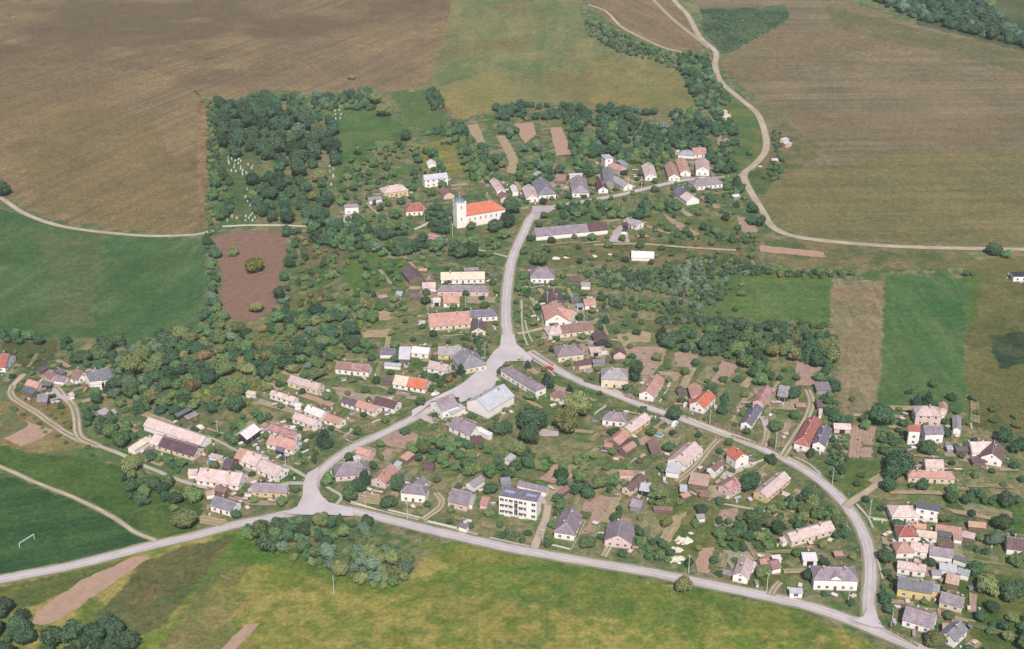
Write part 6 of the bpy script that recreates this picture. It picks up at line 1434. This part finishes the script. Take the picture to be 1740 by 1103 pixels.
rubble('E', 375, 170, 2.2, .8, "pale sandstone heap right of big roadside tree"); rubble('E', 480, 160, 1.6, .6, "small pale heap, second in meadow row"); rubble('E', 740, 150, 2.0, .7, "pinkish rubble heap, last in meadow row"); rubble('E', 910, 130, 1.1, .7, "lone pale heap left of whitish greenhouse")
rubble('C', 1400, 655, 1.2, .5, "little pale heap beside purple weeds")
rubble('E', 870, 640, 2.6, .6, "brownish timber heap behind small salmon cottage", M_WOOD); rubble('L', 1050, 745, .8, .4, "pale stones by yellow-lilac house front"); rubble('J', 1020, 520, 1.8, .5, "pale plank heap in garden below blue-green shed", M_WOOD)
rubble('V', 110, 790, 1.5, .6, "pale heap left of pink-gable house by road"); rubble('0', 0, 0, 1, 1, "x") if False else None
# round pool, tank, haystack
p = at('J', 940, 915); r_ = put_root("garden_pool", p, 0, "round blue garden pool beside purple-brown shed", "pool"); b = MB(); b.tube((0,0,-.1), (0,0,1.1), 2.7, 2.7, 24); b.obj("pool_wall", [M_FW], r_); b = MB(); b.tube((0,0,1.05), (0,0,1.16), 2.5, 2.5, 24); b.obj("water", [M_WATER], r_)
p = at('J', 812, 565); b = MB(); b.add(IV*np.array([2.0,1.5,1.5]), [tuple(f) for f in IF]); o = b.obj("hay_stack", [M_FW], smooth=True); o.location = (p[0], p[1], .4); tag(o, "pale covered haystack above the long farm range", "haystack")
p = at('K', 690, 350); r_ = put_root("garden_pool", p, rad(-30), "small turquoise pool behind the garden barn", "pool"); b = MB(); b.box(0,0,.3,4.4,2.6,.8); b.obj("pool_wall", [M_FW], r_); b = MB(); b.box(0,0,.68,3.9,2.1,.08); b.obj("water", [M_WATER], r_)
for (t, x, y, l) in (('0', 382, 982, "white plank lying on the lower meadow, upper one"), ('0', 416, 1026, "white plank lying on the lower meadow, lower one")):
    p = at(t, x, y); b = MB(); b.box(0,0,.15,4.6,.7,.3); b.box(0,0,.36,4.3,.5,.12); o = b.obj("plank_stack", [M_WOOD]); o.location = (p[0], p[1], .1); o.rotation_euler = (0, 0, rad(-32)); tag(o, l, "plank stack")
# yard clutter: woodpiles, barrels, crates, covered stacks, rabbit hutches
TOPN = dict(wh='white-topped', lg='grey-topped', sa='salmon-topped', bl='bluish-topped', pk='pink-topped', tan='tan-topped', gr='slate-topped')
def wood_pile(r_, rg):
    q = rg.choice(['wh','lg','sa','bl'])
    L = rg.uniform(2, 4.5); b = MB()
    for i in range(9):
        for j in range(4): b.tube((-L/2+L*i/8.6, -.5, .16+j*.26), (-L/2+L*i/8.6+rg.uniform(-.05,.05), .5, .16+j*.26), .14, .14, 6)
    b.obj("logs", [M_WOOD], r_); b = MB(); b.slab([(-L/2-.1,-.65,1.15),(L/2+.1,-.65,1.15),(L/2+.1,.65,1.3),(-L/2-.1,.65,1.3)], .06); b.obj("cover_sheet", [MR[q]], r_); return TOPN[q]
def hutch(r_, rg):
    q = rg.choice(['wh','lg','pk','tan','gr'])
    L = rg.uniform(1.6, 3.4); b = MB(); b.box(0,0,.8,L,1.0,1.2)
    b.obj("body", [MW[rg.choice('bgwc')]], r_); b = MB(); b.slab([(-L/2-.2,-.8,1.45),(L/2+.2,-.8,1.45),(L/2+.2,.7,1.75),(-L/2-.2,.7,1.75)], .08); b.obj("lid", [MR[q]], r_); return TOPN[q]
def barrel(r_, rg):
    b = MB(); b.tube((0,0,0), (0,0,1.0), .42, .42, 12); q = rg.choice([0, 1, 2]); b.obj("drum", [(M_STEEL, M_FW, plain_blue)[q]], r_); b = MB(); b.tube((0,0,1.0), (0,0,1.05), .45, .45, 12); b.obj("rim", [M_STEEL], r_); return ("steel", "cream", "blue")[q]
def stack(r_, rg):
    b = MB(); n = 3
    for i in range(n): b.box(rg.uniform(-.1,.1), rg.uniform(-.1,.1), .25+i*.42, 2.4-.2*i, 1.6-.1*i, .36)
    b.obj("pallets", [M_WOOD], r_); b = MB(); b.box(0,0,1.4,2.5,1.7,.12); q = rg.choice([0, 1, 2]); b.obj("cover_sheet", [(M_FW, MR['wh'], MR['pk'])[q]], r_); return ('cream-covered', 'white-covered', 'pink-covered')[q]
plain_blue = plain("blue_plastic", (92,122,160), .5)
rg = random.Random(11); CLUT = [("wood_pile", wood_pile, "woodpile", "woodpile"), ("hutch", hutch, "garden hutch", "hutch"), ("water_barrel", barrel, "water barrel", "barrel"), ("pallet_stack", stack, "pallet stack", "pallet stack")]
nclut = 0
for h in HB:
    for k in range(rg.choice((2, 3, 4, 5))):
        for _ in range(12):
            s = rg.choice((-1, 1)); u = rg.uniform(-.5, .5)*h['L']; v = s*(h['W']/2+rg.uniform(1.2, 6)) if rg.random() < .6 else rg.uniform(-.5, .5)*h['W']
            if abs(v) < h['W']/2+1: u = (h['L']/2+rg.uniform(1.2, 6))*rg.choice((-1, 1))
            x = h['c'][0]+h['d'][0]*u-h['d'][1]*v; y = h['c'][1]+h['d'][1]*u+h['d'][0]*v
            if not near_house(x, y, 1.2) and not near_road(x, y, 1.5) and not in_square(x, y) and not occupied(x, y, 1.0, .9):
                nm, fn, lab, cat = rg.choice(CLUT); sd, hl, _d = near_ref(x, y)
                r_ = put_root(nm, (x, y), rg.random()*3.1, clip16(f"{lab} {sd} the {hl}"), cat, clip16(f"{cat}s {sd} the {hl}")); cw = fn(r_, rg); r_['label'] = clip16(f"{cw} {lab} {sd} the {hl}"); occupy(x, y, 1.2); nclut += 1
                break
# narrow garden beds behind and beside the houses
gm = [S_DARK, S_CRIM, S_PINK, S_TAN, S_YARD, M_PATH, S_BRT]; npl = 0
def free_rect(c, d, L, W):
    n = np.array([-d[1], d[0]])
    for a in (-.5, -.25, 0, .25, .5):
        for q in (-.5, 0, .5):
            p = c+d*a*L+n*q*W
            if near_house(p[0], p[1], .6) or near_road(p[0], p[1], .8) or in_square(p[0], p[1]): return False
    return True
BEDS = []; BEDOK = P('0,590 200,600 200,700 480,640 620,430 800,300 1000,260 1290,290 1290,400 1240,560 1420,640 1600,680 1740,700 1740,1103 1640,1103 1540,1060 1480,1030 1300,990 1000,930 760,885 600,850 540,850 380,870 250,800 0,720')
for h in HB:
    for k in range(7):
        for _ in range(10):
            d0 = h['d'] if h['L'] > h['W'] else np.array([-h['d'][1], h['d'][0]])
            a = rg.uniform(-.06, .06); d = np.array([d0[0]*math.cos(a)-d0[1]*math.sin(a), d0[0]*math.sin(a)+d0[1]*math.cos(a)]); n = np.array([-d[1], d[0]])
            L = rg.uniform(6, 26); W = rg.uniform(1.6, 4.5); c = h['c']+d*rg.uniform(-1, 1)*(h['L']/2+L*.7)+n*rg.uniform(-1, 1)*(h['W']/2+10)
            if any(math.hypot(c[0]-b_[0], c[1]-b_[1]) < (L+b_[2])*.36 for b_ in BEDS) or not pip1(*project(c[0], c[1], 0), BEDOK) or not free_rect(c, d, L, W): continue
            m = rg.choices(gm, [6, 5, 2, 3, 3, 1, 1])[0]
            if m is M_PATH: W = 1.0
            pts = []
            for (u, v) in ((-1,-1),(0,-1),(1,-1),(1,1),(0,1),(-1,1)):
                q = c+d*u*L/2+n*v*W/2+np.array([rg.uniform(-.4, .4), rg.uniform(-.4, .4)]); pts.append(q)
            PLOTIDX[0] += 1; an = math.atan2(d[1], d[0]); ca, sa = math.cos(-an), math.sin(-an)
            vs = [((q[0]-c[0])*ca-(q[1]-c[1])*sa, (q[0]-c[0])*sa+(q[1]-c[1])*ca, 0) for q in pts]
            o = link("path" if m is M_PATH else "garden_beds", mesh("garden_beds", vs, [tuple(range(6))], m)); o.location = (c[0], c[1], float(height(*c))+.05+.0015*PLOTIDX[0]); o.rotation_euler = (0, 0, an); tag(o, kind='structure')
            BEDS.append((c[0], c[1], L)); break
# ------------------------------------------------------------------ air
def haze_box(dens):
    b = MB(); b.box(0, 2300, 0, 7600, 7000, 2)
    m = bpy.data.materials.new("haze_air"); m.use_nodes = True; nt = m.node_tree; nt.nodes.clear(); out = nt.nodes.new("ShaderNodeOutputMaterial"); pv = nt.nodes.new("ShaderNodeVolumePrincipled")
    pv.inputs['Color'].default_value = (.86, .88, .93, 1); pv.inputs['Density'].default_value = dens; pv.inputs['Anisotropy'].default_value = 0.0
    nt.links.new(pv.outputs[0], out.inputs['Volume'])
    me = mesh("haze", *box_vf(0, 2350, 152, 7700, 7000, 376), m); tag(link("haze", me), kind='stuff')
haze_box(0.00006)
